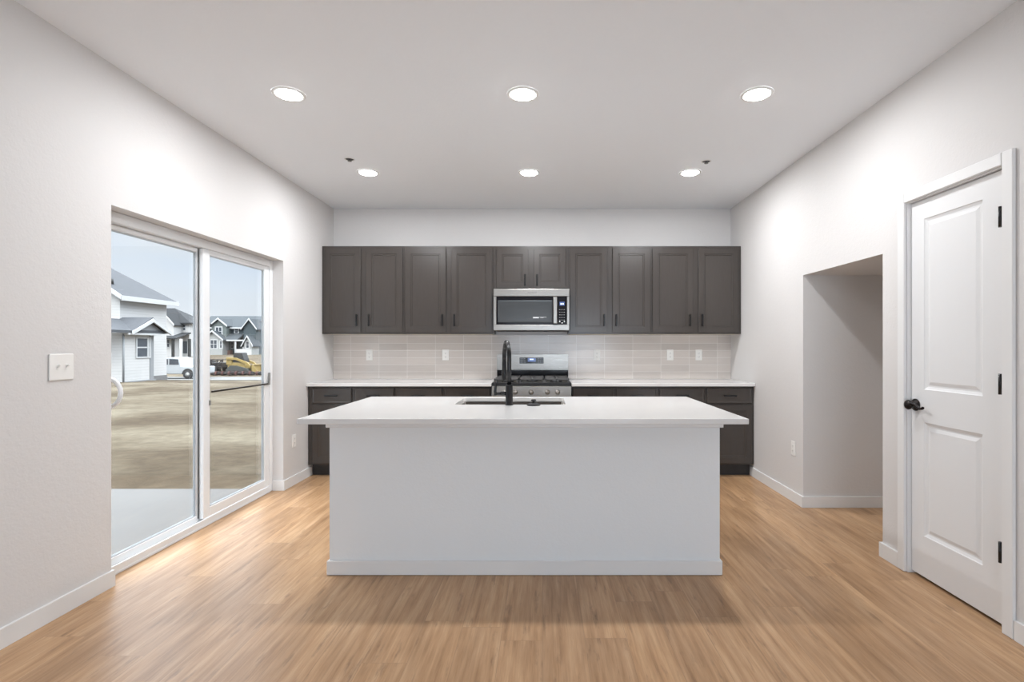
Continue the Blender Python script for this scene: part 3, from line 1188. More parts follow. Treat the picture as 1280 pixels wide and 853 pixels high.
# ------------------------------------------------------------------ island
IX0, IX1, IY0, IY1 = -1.174, 0.974, 2.885, 3.700
ITOP = 0.870
t_ = thing('kitchen_island', 'long pale grey kitchen island with white baseboard, standing mid-room', 'kitchen island', ((IX0 + IX1) / 2, (IY0 + IY1) / 2, 0))
ox, oy, _ = t_.location
mb = MB()
x0, x1, y0, y1 = IX0 - ox, IX1 - ox, IY0 - oy, IY1 - oy
mb.box(x0, x1, y0, y0 + 0.115, 0.001, ITOP - 0.001)
mb.box(x0, x0 + 0.115, y0 + 0.115, y1 - 0.03, 0.001, ITOP - 0.001)
mb.box(x1 - 0.115, x1, y0 + 0.115, y1 - 0.03, 0.001, ITOP - 0.001)
mb.build('knee_wall', 'island_paint', t_)
mb = MB()
tk = 0.012
mb.box(x0 - tk, x1 + tk, y0 - tk, y0 - 0.0003, 0.001, 0.0795, 0.003, 1)
mb.box(x0 - tk, x0 - 0.0003, y0 - 0.0003, y1 - 0.035, 0.001, 0.0795, 0.003, 1)
mb.box(x1 + 0.0003, x1 + tk, y0 - 0.0003, y1 - 0.035, 0.001, 0.0795, 0.003, 1)
mb.build('baseboard', 'trim_paint', t_)
mb = MB()
tk = 0.016
for z0, z1, tt in ((0.812, ITOP - 0.001, tk),):
    mb.box(x0 - tt, x1 + tt, y0 - tt, y0 - 0.0003, z0, z1, 0.002, 1)
    mb.box(x0 - tt, x0 - 0.0003, y0 - 0.0003, y1 - 0.035, z0, z1, 0.002, 1)
    mb.box(x1 + 0.0003, x1 + tt, y0 - 0.0003, y1 - 0.035, z0, z1, 0.002, 1)
mb.build('apron_trim', 'trim_paint', t_)
# working side facing the range: grey cabinet fronts
mb = MB()
mb.box(x0 + 0.116, x1 - 0.116, y1 - 0.06, y1 - 0.025, 0.10, ITOP - 0.001)
mb.box(x0 + 0.116, x1 - 0.116, y0 + 0.116, y1 - 0.061, 0.10, 0.118)
mb.build('carcass', 'cabinet_paint', t_)
mb = MB()
mb.box(x0 + 0.116, x1 - 0.116, y1 - 0.12, y1 - 0.10, 0.001, 0.099)
mb.build('toe_kick', 'toe_kick', t_)
nW = 4
ww = (x1 - x0 - 0.232) / nW
for k in range(nW):
    mb = MB()
    a0 = x0 + 0.116 + ww * k + 0.012
    yb = y1 - 0.0245
    mb.loft(a0, a0 + ww - 0.024, 0.132, 0.852, [(0.0, yb), (0.0, yb + 0.017), (0.002, yb + 0.019), (0.056, yb + 0.019), (0.062, yb + 0.010), (0.066, yb + 0.010)])
    d_ = mb.build('door', 'cabinet_paint', t_)
    hx = a0 + (ww - 0.024 - 0.034 if k % 2 == 0 else 0.034)
    mb = MB()
    mb.box(hx - 0.005, hx + 0.005, yb + 0.040, yb + 0.050, 0.66, 0.78, 0.003, 2)
    for z in (0.672, 0.768):
        mb.box(hx - 0.005, hx + 0.005, yb + 0.019, yb + 0.044, z - 0.006, z + 0.006)
    mb.build('handle', 'black_metal', d_)

# island worktop with sink cut-out
SKX0, SKX1, SKY0, SKY1 = -0.548, 0.142, 3.235, 3.655
top = slab_with_hole('island_worktop', -1.222, 1.024, 2.604, 3.736, ITOP, 0.898, (SKX0, SKX1, SKY0, SKY1, 0.035), 'quartz')
tag(top, 'white quartz worktop of the island with sink cut-out and deep front overhang', 'countertop')

# undermount sink
t_ = thing('kitchen_sink', 'stainless undermount sink set into the island worktop', 'sink', ((SKX0 + SKX1) / 2, (SKY0 + SKY1) / 2, 0.65))
ox, oy, oz = t_.location
mb = MB()
bm = mb.bm
seq = [(0.018, 0.8685, 0.05), (-0.004, 0.8685, 0.035), (-0.004, 0.8665, 0.035), (-0.010, 0.70, 0.04), (-0.022, 0.675, 0.04), (-0.05, 0.662, 0.03)]
R = []
for grow, z, r in seq:
    R.append([bm.verts.new((p[0] - ox, p[1] - oy, z - oz)) for p in rrect(SKX0 - grow, SKX1 + grow, SKY0 - grow if grow < 0.01 else SKY0 - 0.014, SKY1 + grow if grow < 0.01 else SKY1 + 0.0, r)])
for a_, b2 in zip(R, R[1:]):
    for k in range(len(a_)):
        f = bm.faces.new((a_[k], a_[(k + 1) % len(a_)], b2[(k + 1) % len(a_)], b2[k]))
        f.smooth = True
bm.faces.new(R[-1])
sk = mb.build('basin', 'sink_steel', t_)
so = sk.modifiers.new('thick', 'SOLIDIFY')
so.thickness = 0.0012
so.offset = -1
mb = MB()
mb.lathe([(0.055, 0.0), (0.055, 0.003), (0.040, 0.004), (0.036, 0.001), (0.0, 0.001)], (0, 0.02, 0.0125), 'z', 28)
mb.build('drain', 'sink_steel', t_)

# pull-down faucet
FXc, FYc = -0.205, 3.196
t_ = thing('kitchen_faucet', 'tall black gooseneck pull-down faucet standing at the island sink', 'faucet', (FXc, FYc, 0.8985))
mb = MB()
mb.lathe([(0.0, 0.0), (0.0255, 0.0), (0.0255, 0.004), (0.0225, 0.006), (0.0220, 0.120), (0.0205, 0.126), (0.0, 0.127)], (0, 0, 0), 'z', 28)
mb.build('base', 'black_metal', t_)
ang = math.atan2(-0.046, 0.2)          # spout swings slightly to the left of straight back
dirx, diry = math.sin(ang), math.cos(ang)
pth = [(0, 0, 0.126), (0, 0, 0.22), (0, 0, 0.285)]
Rr = 0.098
for k in range(1, 17):
    a_ = PI * k / 16
    d_ = Rr * (1 - math.cos(a_))
    pth.append((dirx * d_, diry * d_, 0.285 + Rr * 1.02 * math.sin(a_)))
ex, ey = dirx * 2 * Rr, diry * 2 * Rr
pth.append((ex, ey, 0.262))
mb = MB()
mb.tube(pth, 0.0135, 18)
mb.build('spout', 'black_metal', t_)
mb = MB()
mb.lathe([(0.0, 0.0), (0.0145, 0.0), (0.0165, 0.004), (0.0165, 0.055), (0.0145, 0.066), (0.0145, 0.118), (0.0135, 0.122), (0.0, 0.122)], (ex, ey, 0.142), 'z', 22)
mb.build('spray_head', 'black_metal', t_)
mb = MB()
mb.cyl((-0.018, 0, 0.072), (-0.050, 0, 0.072), 0.0115, seg=16)
mb.cyl((-0.050, 0, 0.072), (-0.088, 0, 0.068), 0.0085, 0.0080, seg=14)
mb.tube([(-0.084, 0, 0.060), (-0.086, 0, 0.085), (-0.083, 0, 0.115), (-0.078, 0, 0.150)], [0.0095, 0.0090, 0.0075, 0.0065], 14)
mb.build('handle', 'black_metal', t_)

# sink stopper lying on the worktop
t_ = thing('sink_stopper', 'small black rubber sink stopper lying on the island worktop beside the faucet', 'sink stopper', ((667 - VX) / 205.5, 3.185, 0.8984))
mb = MB()
mb.lathe([(0.0, 0.0), (0.040, 0.0), (0.042, 0.003), (0.040, 0.007), (0.026, 0.012), (0.018, 0.014), (0.0, 0.0145)], (0, 0, 0), 'z', 28)
mb.build('stopper_disc', 'rubber', t_)
mb = MB()
mb.lathe([(0.0, 0.0), (0.008, 0.0), (0.007, 0.010), (0.015, 0.013), (0.016, 0.019), (0.012, 0.022), (0.0, 0.0225)], (0, 0, 0.0145), 'z', 20)
mb.build('knob', 'rubber', t_)

# ------------------------------------------------------------------ recessed lights and ceiling fittings
def can(label, loc, lens, group, watts):
    t_ = thing('recessed_light', label, 'ceiling light', loc, 0, group)
    mb = MB()
    seg = 36
    prof = [(0.092, 0.0), (0.092, -0.003), (0.088, -0.007), (0.074, -0.007), (0.071, -0.004)]
    rings = []
    for r, h in prof:
        rings.append([mb.bm.verts.new((r * math.cos(2 * PI * k / seg), r * math.sin(2 * PI * k / seg), h)) for k in range(seg)])
    for a_, b2 in zip(rings, rings[1:]):
        for k in range(seg):
            f = mb.bm.faces.new((a_[k], a_[(k + 1) % seg], b2[(k + 1) % seg], b2[k]))
            f.smooth = True
    mb.build('trim_ring', 'trim_paint', t_)
    mb = MB()
    mb.lathe([(0.0705, -0.0008), (0.0705, -0.0060), (0.062, -0.0115), (0.042, -0.0165), (0.020, -0.0185), (0.0, -0.019)], (0, 0, 0), 'z', seg)
    mb.build('lens', lens, t_)
    la = bpy.data.lights.new('downlight', 'AREA')
    la.shape = 'DISK'
    la.size = 0.125
    la.energy = watts
    la.color = CAN_COLOR
    lo_ = bpy.data.objects.new('downlight', la)
    lo_.location = (0, 0, -0.0200)
    lo_.parent = t_
    COL.objects.link(lo_)
    return t_


XS = (-1.490, -0.117, 1.257)
names = [('front row, near the patio door wall', 'front row, centred above the island', 'front row, near the pantry door wall'),
         ('back row, near the left wall before the cabinets', 'back row, centred before the microwave', 'back row, near the right wall before the cabinets')]
c0 = can('lit round recessed ceiling light, ' + names[0][0], (XS[0], 3.075, CZ - 0.0005), 'can_lens', 'recessed kitchen lights', CAN_WATTS[0])
for r, yy in enumerate((3.075, 4.47)):
    for k, xx in enumerate(XS):
        if r == 0 and k == 0:
            continue
        c_ = copy_tree(c0)
        c_.location = (xx, yy, CZ - 0.0005)
        c_['label'] = 'lit round recessed ceiling light, ' + names[r][k]
        for ch in c_.children:
            if ch.type == 'LIGHT' and r == 1:
                ch.data = ch.data.copy()
                ch.data.energy = CAN_WATTS[1]
def sprinkler(label, loc):
    t_ = thing('fire_sprinkler', label, 'sprinkler', loc, 0, 'ceiling sprinklers')
    mb = MB()
    seg = 28
    rings = []
    for r, h in [(0.040, 0.0), (0.040, -0.003), (0.034, -0.005), (0.030, -0.001)]:
        rings.append([mb.bm.verts.new((r * math.cos(2 * PI * k / seg), r * math.sin(2 * PI * k / seg), h)) for k in range(seg)])
    for a_, b2 in zip(rings, rings[1:]):
        for k in range(seg):
            mb.bm.faces.new((a_[k], a_[(k + 1) % seg], b2[(k + 1) % seg], b2[k])).smooth = True
    mb.build('escutcheon', 'trim_paint', t_)
    mb = MB()
    mb.lathe([(0.0302, -0.0005), (0.0302, -0.0012), (0.0, -0.0013)], (0, 0, 0), 'z', seg, smooth=False)
    mb.build('recess_shade', 'slot_dark', t_)  # flat dark disc, the shade of an open recess put into its colour
    mb = MB()
    mb.box(-0.014, -0.010, -0.003, 0.003, -0.016, -0.0013)
    mb.box(0.010, 0.014, -0.003, 0.003, -0.016, -0.0013)
    mb.lathe([(0.0, 0.0), (0.016, 0.0), (0.016, -0.002), (0.0, -0.003)], (0, 0, -0.016), 'z', 18)
    mb.build('deflector', 'bracket_grey', t_)
    return t_


s0 = sprinkler('small round sprinkler on the ceiling near the left wall', (-1.530, 4.15, CZ - 0.0005))
c_ = copy_tree(s0)
c_.location = (1.310, 4.20, CZ - 0.0005)
c_['label'] = 'small round sprinkler on the ceiling near the right wall'


# ------------------------------------------------------------------ outdoors
def wx(px, Y):
    return (px - VX) * Y / F


def wz(py, Y):
    return H + (VY - py) * Y / F


PROF = [(-8, -0.13), (5.5, -0.13), (33, -1.02), (37, -1.22), (43.5, -1.74), (50.5, -1.74), (54, -1.30), (62, -0.62), (100, -0.56), (200, -0.5), (420, -0.3)]


def gz(Y):
    for (a0, b0), (a1, b1) in zip(PROF, PROF[1:]):
        if a0 <= Y <= a1:
            return b0 + (b1 - b0) * (Y - a0) / (a1 - a0)
    return PROF[-1][1]


mb = MB()
ys = [-8, -4, 0, 3, 5.5] + [5.5 + 1.25 * k for k in range(1, 46)] + [66, 72, 80, 90, 100, 130, 170, 220, 300, 420]
xs = [-300, -200, -140, -100, -80, -66, -56, -48, -42] + [-38 + 1.5 * k for k in range(24)] + [XL - WT - 0.01]
rnd = random.Random(3)
grid = []
for y in ys:
    row = []
    for x in xs:
        z = gz(y)
        if y > 6 and x < -3:
            z += rnd.uniform(-0.05, 0.05) * (1 if y < 40 else 0.4)
        row.append(mb.bm.verts.new((x, y, z)))
    grid.append(row)
for a_, b2 in zip(grid, grid[1:]):
    for k in range(len(xs) - 1):
        f = mb.bm.faces.new((a_[k], a_[k + 1], b2[k + 1], b2[k]))
        f.smooth = True
struct(mb.build('dirt_lot', 'dirt'))
mb = MB()
mb.box(-7.5, XL - WT - 0.002, 0.5, 4.985, -0.25, -0.10, 0.01, 1)
struct(mb.build('patio_slab', 'concrete'))
mb = MB()
mb.box(-120, -10, 44.6, 49.4, -1.9, -1.70)
struct(mb.build('street', 'asphalt'))
mb = MB()
mb.box(-120, -10, 43.9, 44.55, -1.9, -1.60, 0.04, 2)
struct(mb.build('kerb', 'curb'))


def gable(mb, x0, x1, y0, y1, ze, rise, axis, ov=0.35, th=0.16):
    """Two roof slopes with overhang; axis is the ridge direction."""
    if axis == 'y':
        xm, hwid = (x0 + x1) / 2, (x1 - x0) / 2
        k = rise / hwid
        L, Rr_ = x0 - ov, x1 + ov
        zl = ze - ov * k
        pts = [(L, zl), (xm, ze + rise), (Rr_, zl), (Rr_, zl + th), (xm, ze + rise + th * 1.1), (L, zl + th)]
        mb.prism(pts, 'y', y0 - ov, y1 + ov)
    else:
        ym, hwid = (y0 + y1) / 2, (y1 - y0) / 2
        k = rise / hwid
        L, Rr_ = y0 - ov, y1 + ov
        zl = ze - ov * k
        pts = [(L, zl), (ym, ze + rise), (Rr_, zl), (Rr_, zl + th), (ym, ze + rise + th * 1.1), (L, zl + th)]
        mb.prism(pts, 'x', x0 - ov, x1 + ov)


def rake(mb, x0, x1, y, ze, rise, ov=0.35, w=0.2, t=0.12):
    """White barge boards on a gable end that faces -y."""
    xm, hwid = (x0 + x1) / 2, (x1 - x0) / 2
    k = rise / hwid
    L, Rr_, zl = x0 - ov, x1 + ov, ze - ov * k
    mb.prism([(L, zl), (xm, ze + rise), (Rr_, zl), (Rr_, zl + w), (xm, ze + rise + w * 1.15), (L, zl + w)], 'y', y - t, y)


def gwall(mb, x0, x1, y0, y1, z0, ze, rise):
    """Walls of a block whose gable ends face +-y."""
    mb.prism([(x0, z0), (x1, z0), (x1, ze), ((x0 + x1) / 2, ze + rise), (x0, ze)], 'y', y0, y1)


def hwin(root, x0, x1, z0, z1, y, bars=1, fr=0.12):
    """House window facing -y: trim frame part and pane sub-part."""
    mb = MB()
    mb.box(x0 - fr, x0, y - 0.06, y, z0 - fr, z1 + fr)
    mb.box(x1, x1 + fr, y - 0.06, y, z0 - fr, z1 + fr)
    mb.box(x0, x1, y - 0.06, y, z1, z1 + fr)
    mb.box(x0, x1, y - 0.06, y, z0 - fr, z0)
    for k in range(1, bars + 1):
        xm = x0 + (x1 - x0) * k / (bars + 1)
        mb.box(xm - 0.06, xm + 0.06, y - 0.06, y, z0, z1)
    zm = (z0 + z1) / 2
    mb.box(x0, x1, y - 0.05, y, zm - 0.04, zm + 0.04)
    f_ = mb.build('window', 'house_trim', root)
    mb = MB()
    mb.box(x0, x1, y - 0.03, y - 0.002, z0, z1)
    mb.build('pane', 'house_glass', f_)
    return f_


# --- white townhouse next door: its long side faces the room
HX = -28.0
YN, YF = 34.7, 39.0
gr = -1.25
ze = 4.66
t_ = thing('white_house', 'white two-storey house with grey roof and small gabled bay beyond the dirt lot', 'house', (HX, (YN + YF) / 2, gr))


def L(o):      # world-coordinate mesh placed under a house root
    o.location = tuple(-c for c in o.parent.location)
    return o


mb = MB()
W_ = 9.0
kk = 0.67
mb.prism([(HX, gr), (HX - W_, gr), (HX - W_, ze), (HX - W_ / 2, ze + kk * W_ / 2), (HX, ze)], 'y', YN, YN + 0.3)
mb.box(HX - W_, HX, YN + 0.3, YF, gr, ze)
L(mb.build('walls', 'siding_white', t_))
mb = MB()
mb.box(HX - W_ - 0.03, HX + 0.03, YN - 0.03, YF + 0.03, gr - 0.4, gr + 0.32)
L(mb.build('foundation', 'foundation', t_))
# roof: gable towards the viewer, hipped at the far end
mb = MB()
bm = mb.bm
ov = 0.5
xe, xw, xm = HX + ov, HX - W_ - ov, HX - W_ / 2
zlo, zr = ze - ov * kk, ze + kk * W_ / 2
yn, yf_ = YN - ov, YF + ov
yh = YF - 2.4
th = 0.18
P = {}
for nme, p in dict(a=(xe, yn, zlo), b=(xe, yf_, zlo), c=(xw, yf_, zlo), d=(xw, yn, zlo), r=(xm, yn, zr), h=(xm, yh, zr)).items():
    P[nme] = bm.verts.new((p[0], p[1], p[2] + th))
    P[nme + '0'] = bm.verts.new(p)
for fc in (('a', 'b', 'h', 'r'), ('b', 'c', 'h'), ('c', 'd', 'r', 'h'), ('a0', 'b0', 'h0', 'r0'), ('b0', 'c0', 'h0'), ('c0', 'd0', 'r0', 'h0'),
           ('a', 'b', 'b0', 'a0'), ('b', 'c', 'c0', 'b0'), ('c', 'd', 'd0', 'c0'), ('a', 'a0', 'r0', 'r'), ('d', 'd0', 'r0', 'r')):
    bm.faces.new([P[k] for k in fc])
L(mb.build('roof', 'shingle_grey', t_))
mb = MB()
mb.box(xe - 0.02, xe + 0.10, yn, yf_, zlo - 0.12, zlo + 0.20)
mb.prism([(xe, zlo - 0.05), (xm, zr - 0.05), (xm, zr + 0.24), (xe, zlo + 0.24)], 'y', yn - 0.08, yn)
L(mb.build('fascia', 'house_trim', t_))
mb = MB()
mb.lathe([(0.0, 0.0), (0.16, 0.0), (0.16, 0.35), (0.0, 0.36)], (HX - 0.9, YN + 0.35, ze + 0.7), 'z', 12)
L(mb.build('roof_vent', 'loader_dark', t_))
# bay towards the viewer
BX = -26.5
by0, by1 = 33.0, 35.75
bze = 2.05
mb = MB()
mb.box(HX, BX, by0, by1 - 0.45, gr, bze)
mb.box(HX, BX - 0.5, by1 - 0.45, by1 + 0.1, gr, bze)
L(mb.build('bay_walls', 'siding_white', t_))
mb = MB()
mb.box(HX, BX + 0.04, by0 - 0.04, by1 + 0.1, gr - 0.4, gr + 0.22)
L(mb.build('bay_foundation', 'house_trim_grey', t_))
mb = MB()
mb.box(BX - 0.32, BX, by1 - 0.40, by1 - 0.05, gr, bze)
L(mb.build('porch_post', 'house_trim_grey', t_))
mb = MB()     # lean-to roof
mb.prism([(HX, 2.85), (BX + 0.4, 2.05), (BX + 0.4, 2.22), (HX, 3.02)], 'y', by0 - 2.5, by1 + 0.4)
L(mb.build('bay_roof', 'shingle_grey', t_))
mb = MB()
gy0, gy1, gp = by0 + 0.25, by1 + 0.75, 2.95
gm = (gy0 + gy1) / 2
mb.prism([(gy0, 2.08), (gm, gp), (gy1, 2.08), (gy1, 2.22), (gm, gp + 0.18), (gy0, 2.22)], 'x', HX, BX + 0.55)
L(mb.build('gable_roof', 'shingle_grey', t_))
mb = MB()
mb.prism([(gy0 + 0.15, 2.06), (gy1 - 0.15, 2.06), (gm, gp - 0.05)], 'x', BX + 0.05, BX + 0.30)
L(mb.build('gable_wall', 'house_trim_grey', t_))
mb = MB()
mb.prism([(gy0 - 0.08, 1.98), (gm, gp - 0.14), (gy1 + 0.08, 1.98), (gy1 + 0.08, 2.18), (gm, gp + 0.10), (gy0 - 0.08, 2.18)], 'x', BX + 0.5, BX + 0.62)
mb.box(BX + 0.0, BX + 0.42, by0, by1 + 0.1, 1.94, 2.06)
L(mb.build('gable_fascia', 'house_trim', t_))
mb = MB()
mb.cyl((BX + 0.08, by0 + 0.02, gr), (BX + 0.08, by0 + 0.02, 2.0), 0.05, seg=8)
L(mb.build('downspout', 'house_trim_grey', t_))
# windows in the bay, facing the viewer's room
for y0_, y1_ in ((34.18, 35.05), (35.22, 36.0 - 0.72)):
    mb = MB()
    z0_, z1_ = 0.52, 1.72
    f = 0.09
    mb.box(BX, BX + 0.06, y0_ - f, y0_, z0_ - f, z1_ + f)
    mb.box(BX, BX + 0.06, y1_, y1_ + f, z0_ - f, z1_ + f)
    mb.box(BX, BX + 0.06, y0_, y1_, z1_, z1_ + f)
    mb.box(BX, BX + 0.06, y0_, y1_, z0_ - f, z0_)
    mb.box(BX, BX + 0.05, y0_, y1_, 1.09, 1.17)
    w_ = L(mb.build('window', 'house_trim', t_))
    mb = MB()
    mb.box(BX + 0.005, BX + 0.03, y0_, y1_, z0_, z1_)
    mb.build('pane', 'house_glass', w_)

# --- white house with black roof behind the pickup truck
Y2 = 85.0
g2_ = gz(Y2)
t_ = thing('black_roofed_house', 'white house with black roof and covered porch behind the pickup truck', 'house', (wx(222, Y2), Y2, g2_))
x0, x1 = wx(180, Y2), wx(236.5, Y2)
ze2 = wz(404.5, Y2)
mb = MB()
mb.box(x0, x1, Y2, Y2 + 4.6, g2_, ze2)
L(mb.build('walls', 'siding_white', t_))
mb = MB()
zrr = wz(385.5, Y2 + 2.3)
xr_ = wx(206, Y2)
o5 = 0.5
bm = mb.bm
low = [bm.verts.new((x, y, z)) for z in (ze2 - 0.12, ze2 + 0.10) for x, y in ((x0 - o5, Y2 - o5), (x1 + o5, Y2 - o5), (x1 + o5, Y2 + 4.6 + o5), (x0 - o5, Y2 + 4.6 + o5))]
ra, rb = bm.verts.new((x0 + 2.0, Y2 + 2.3, zrr)), bm.verts.new((xr_, Y2 + 2.3, zrr))
bm.faces.new(low[3::-1])
for k in range(4):
    bm.faces.new((low[k], low[(k + 1) % 4], low[4 + (k + 1) % 4], low[4 + k]))
bm.faces.new((low[4], low[5], rb, ra))
bm.faces.new((low[5], low[6], rb))
bm.faces.new((low[6], low[7], ra, rb))
bm.faces.new((low[7], low[4], ra))
L(mb.build('roof', 'shingle_black', t_))
mb = MB()     # front gable on the left part
ga, gb = wx(192, Y2 - 2), wx(217, Y2 - 2)
gze, grs = wz(405, Y2 - 2), (405 - 391) * (Y2 - 2) / F
gwall(mb, ga, gb, Y2 - 2, Y2, g2_, gze, grs)
L(mb.build('gable_wing', 'siding_white', t_))
mb = MB()
gable(mb, ga, gb, Y2 - 2, Y2 + 1.5, gze, grs, 'y', 0.3, 0.16)
L(mb.build('gable_roof', 'shingle_black', t_))
mb = MB()
rake(mb, ga, gb, Y2 - 2.31, gze, grs, 0.3, 0.25)
L(mb.build('barge_board', 'house_trim', t_))
mb = MB()
pz = wz(424, Y2 - 3)
mb.prism([(Y2 - 3.4, pz), (Y2 - 3.4, pz + 0.18), (Y2, pz + 1.1), (Y2, pz + 0.9)], 'x', wx(212, Y2), x1 + 0.3)
L(mb.build('porch_roof', 'shingle_black', t_))
yp = Y2 - 3.2
for px in (215.5, 225.5, 236):
    mb = MB()
    mb.box(wx(px, yp) - 0.16, wx(px, yp) + 0.16, yp, yp + 0.3, g2_, pz + 0.02)
    L(mb.build('porch_post', 'siding_white' if px == 225.5 else 'loader_dark', t_))
mb = MB()
mb.box(wx(217.5, Y2), wx(222, Y2), Y2 - 0.05, Y2 + 0.02, g2_ + 0.2, wz(427, Y2))
L(mb.build('front_door', 'door_brown', t_))
for wxx, za, zb_ in ((230.5, 413, 406.5), (223, 414, 406), (210.5, 434, 425)):
    yy = Y2 if wxx > 215 else Y2 - 2.0
    L(hwin(t_, wx(wxx - 1.3, yy), wx(wxx + 1.3, yy), wz(za, yy), wz(zb_, yy), yy, 0, 0.12))
mb = MB()
mb.box(wx(228, Y2), wx(234, Y2), Y2 - 0.06, Y2 + 0.02, wz(442, Y2), wz(427, Y2))
L(mb.build('porch_window', 'house_glass', t_))

# --- slate house far across the street
Y3 = 104.0
g3_ = gz(Y3)
s3 = F / Y3
t_ = thing('slate_house', 'dark slate two-storey house with white-trimmed gables far across the street', 'house', (wx(292, Y3), Y3, g3_))
mb = MB()
mb.box(wx(250, Y3), wx(318, Y3), Y3, Y3 + 9, g3_, wz(410, Y3))
L(mb.build('walls', 'siding_slate', t_))
mb = MB()
zr1, ze1 = wz(396.5, Y3 + 4), wz(411, Y3)
mb.prism([(Y3 - 0.6, ze1), (Y3 + 4.5, zr1), (Y3 + 9.6, ze1), (Y3 + 9.6, ze1 + 0.2), (Y3 + 4.5, zr1 + 0.22), (Y3 - 0.6, ze1 + 0.2)], 'x', wx(246, Y3), wx(319, Y3))
L(mb.build('roof', 'shingle_slate', t_))
mb = MB()
mb.box(wx(246, Y3), wx(319, Y3), Y3 - 0.72, Y3 - 0.6, ze1 - 0.05, ze1 + 0.24)
L(mb.build('fascia', 'house_trim', t_))


def wing(px0, px1, pyb, pye, pyp, Yw, wall, roof, deep=4.0):
    a0, a1 = wx(px0, Yw), wx(px1, Yw)
    zb, ze_, zp = wz(pyb, Yw), wz(pye, Yw), wz(pyp, Yw)
    mb = MB()
    gwall(mb, a0, a1, Yw, Yw + deep, min(zb, gz(Yw)), ze_, zp - ze_)
    L(mb.build('gable_wing', wall, t_))
    mb = MB()
    gable(mb, a0, a1, Yw, Yw + deep, ze_, zp - ze_, 'y', 0.35, 0.2)
    L(mb.build('gable_roof', roof, t_))
    mb = MB()
    rake(mb, a0, a1, Yw - 0.36, ze_, zp - ze_, 0.35, 0.28)
    L(mb.build('barge_board', 'house_trim', t_))


wing(264.5, 283, 443, 407, 399.5, Y3 - 1.5, 'siding_sage', 'shingle_slate', 5)
wing(255, 278, 444, 424.5, 415, Y3 - 3.0, 'siding_pale', 'shingle_slate', 2)
wing(304.5, 320, 443, 410, 400, Y3 - 1.0, 'siding_slate', 'shingle_slate', 4)
wing(305, 315, 444, 430, 421.5, Y3 - 3.0, 'siding_pale', 'shingle_slate', 2.5)
mb = MB()     # porch roof slope between the wings
ya = Y3 - 2.6
mb.prism([(ya, wz(426, ya)), (Y3, wz(418, Y3)), (Y3, wz(418, Y3) + 0.2), (ya, wz(426, ya) + 0.2)], 'x', wx(283, Y3), wx(306, Y3))
L(mb.build('porch_roof', 'shingle_slate', t_))
mb = MB()
mb.box(wx(283, ya), wx(306, ya), ya - 0.1, ya, wz(426.6, ya), wz(424.8, ya))
for px in (294, 304):
    mb.box(wx(px, ya) - 0.12, wx(px, ya) + 0.12, ya, ya + 0.25, gz(ya), wz(426.6, ya))
L(mb.build('porch_frame', 'house_trim', t_))
for pa, pb, za, zb_, yy, nb in ((270, 277, 419.5, 409.5, Y3 - 1.5, 1), (263.5, 271, 435.5, 425.5, Y3 - 3.0, 1), (294, 297.5, 416.5, 411, Y3, 0), (286, 291.5, 435.5, 428, Y3, 1),
                            (308, 311, 435, 427.5, Y3 - 3.0, 0), (275.2, 277.2, 435, 427, Y3 - 3.0, 0)):
    L(hwin(t_, wx(pa, yy), wx(pb, yy), wz(za, yy), wz(zb_, yy), yy, nb, 0.2))
mb = MB()
mb.box(wx(295, Y3), wx(298, Y3), Y3 - 0.08, Y3 + 0.02, g3_, wz(428, Y3))
L(mb.build('front_door', 'loader_dark', t_))
mb = MB()
mb.box(wx(297, ya), wx(316, ya), ya - 0.5, ya - 0.3, g3_, wz(436.5, ya))
L(mb.build('porch_wall', 'siding_white', t_))
mb = MB()
mb.box(wx(283, Y3), wx(293, Y3), Y3 - 1.4, Y3 - 0.6, g3_, wz(438, Y3))
tag(mb.build('low_brick_wall', 'brick_red'), 'low red-brown brick wall before the slate house far across the street', 'wall')

# --- grey house to its right
Y4 = 118.0
t_ = thing('grey_house', 'plain grey house standing right of the slate house, partly behind the door frame', 'house', (wx(328, Y4), Y4, gz(Y4)))
mb = MB()
mb.box(wx(317.5, Y4), wx(346, Y4), Y4, Y4 + 9, gz(Y4), wz(413, Y4))
L(mb.build('walls', 'siding_grey', t_))
mb = MB()
zz = wz(413.5, Y4)
mb.prism([(Y4 - 0.5, zz), (Y4 + 4.5, zz + 2.6), (Y4 + 9.5, zz), (Y4 + 9.5, zz + 0.2), (Y4 + 4.5, zz + 2.8), (Y4 - 0.5, zz + 0.2)], 'x', wx(315.5, Y4), wx(348, Y4))
L(mb.build('roof', 'shingle_grey', t_))
mb = MB()
mb.box(wx(316, Y4), wx(330, Y4), Y4 - 1.2, Y4, wz(426.5, Y4), wz(424.5, Y4))
L(mb.build('porch_roof', 'house_trim', t_))

# --- pickup truck, tail to the right
YT = 47.0
t_ = thing('pickup_truck', 'white crew-cab pickup truck parked on the street beside the white house', 'pickup truck', (wx(219.5, YT), YT, -1.70))
# local x: rear (+) to front (-), measured from the cab middle
mb = MB()
body = [(2.95, 0.55), (2.95, 1.08), (1.12, 1.12), (0.95, 1.82), (0.55, 1.90), (-0.70, 1.90), (-1.45, 1.22), (-2.75, 1.08), (-2.85, 0.60), (-2.75, 0.45), (2.85, 0.45)]
mb.prism(body, 'y', -0.95, 0.95)
bv = mb.build('body', 'truck_white', t_)
bvm = bv.modifiers.new('bevel', 'BEVEL')
bvm.width = 0.06
bvm.segments = 2
for a0, a1, w in ((0.10, 0.88, 'r'), (-1.0, 0.0, 'f')):
    mb = MB()
    for ys_ in (-0.958, 0.956):
        top_ = (a0 + 0.02 if w == 'r' else a0 + 0.42)
        mb.prism([(a0, 1.26), (a1 + (0.08 if w == 'r' else 0), 1.26), (a1, 1.74), (top_, 1.76)], 'y', ys_, ys_ + 0.006)
    mb.build('side_window', 'house_glass', t_)
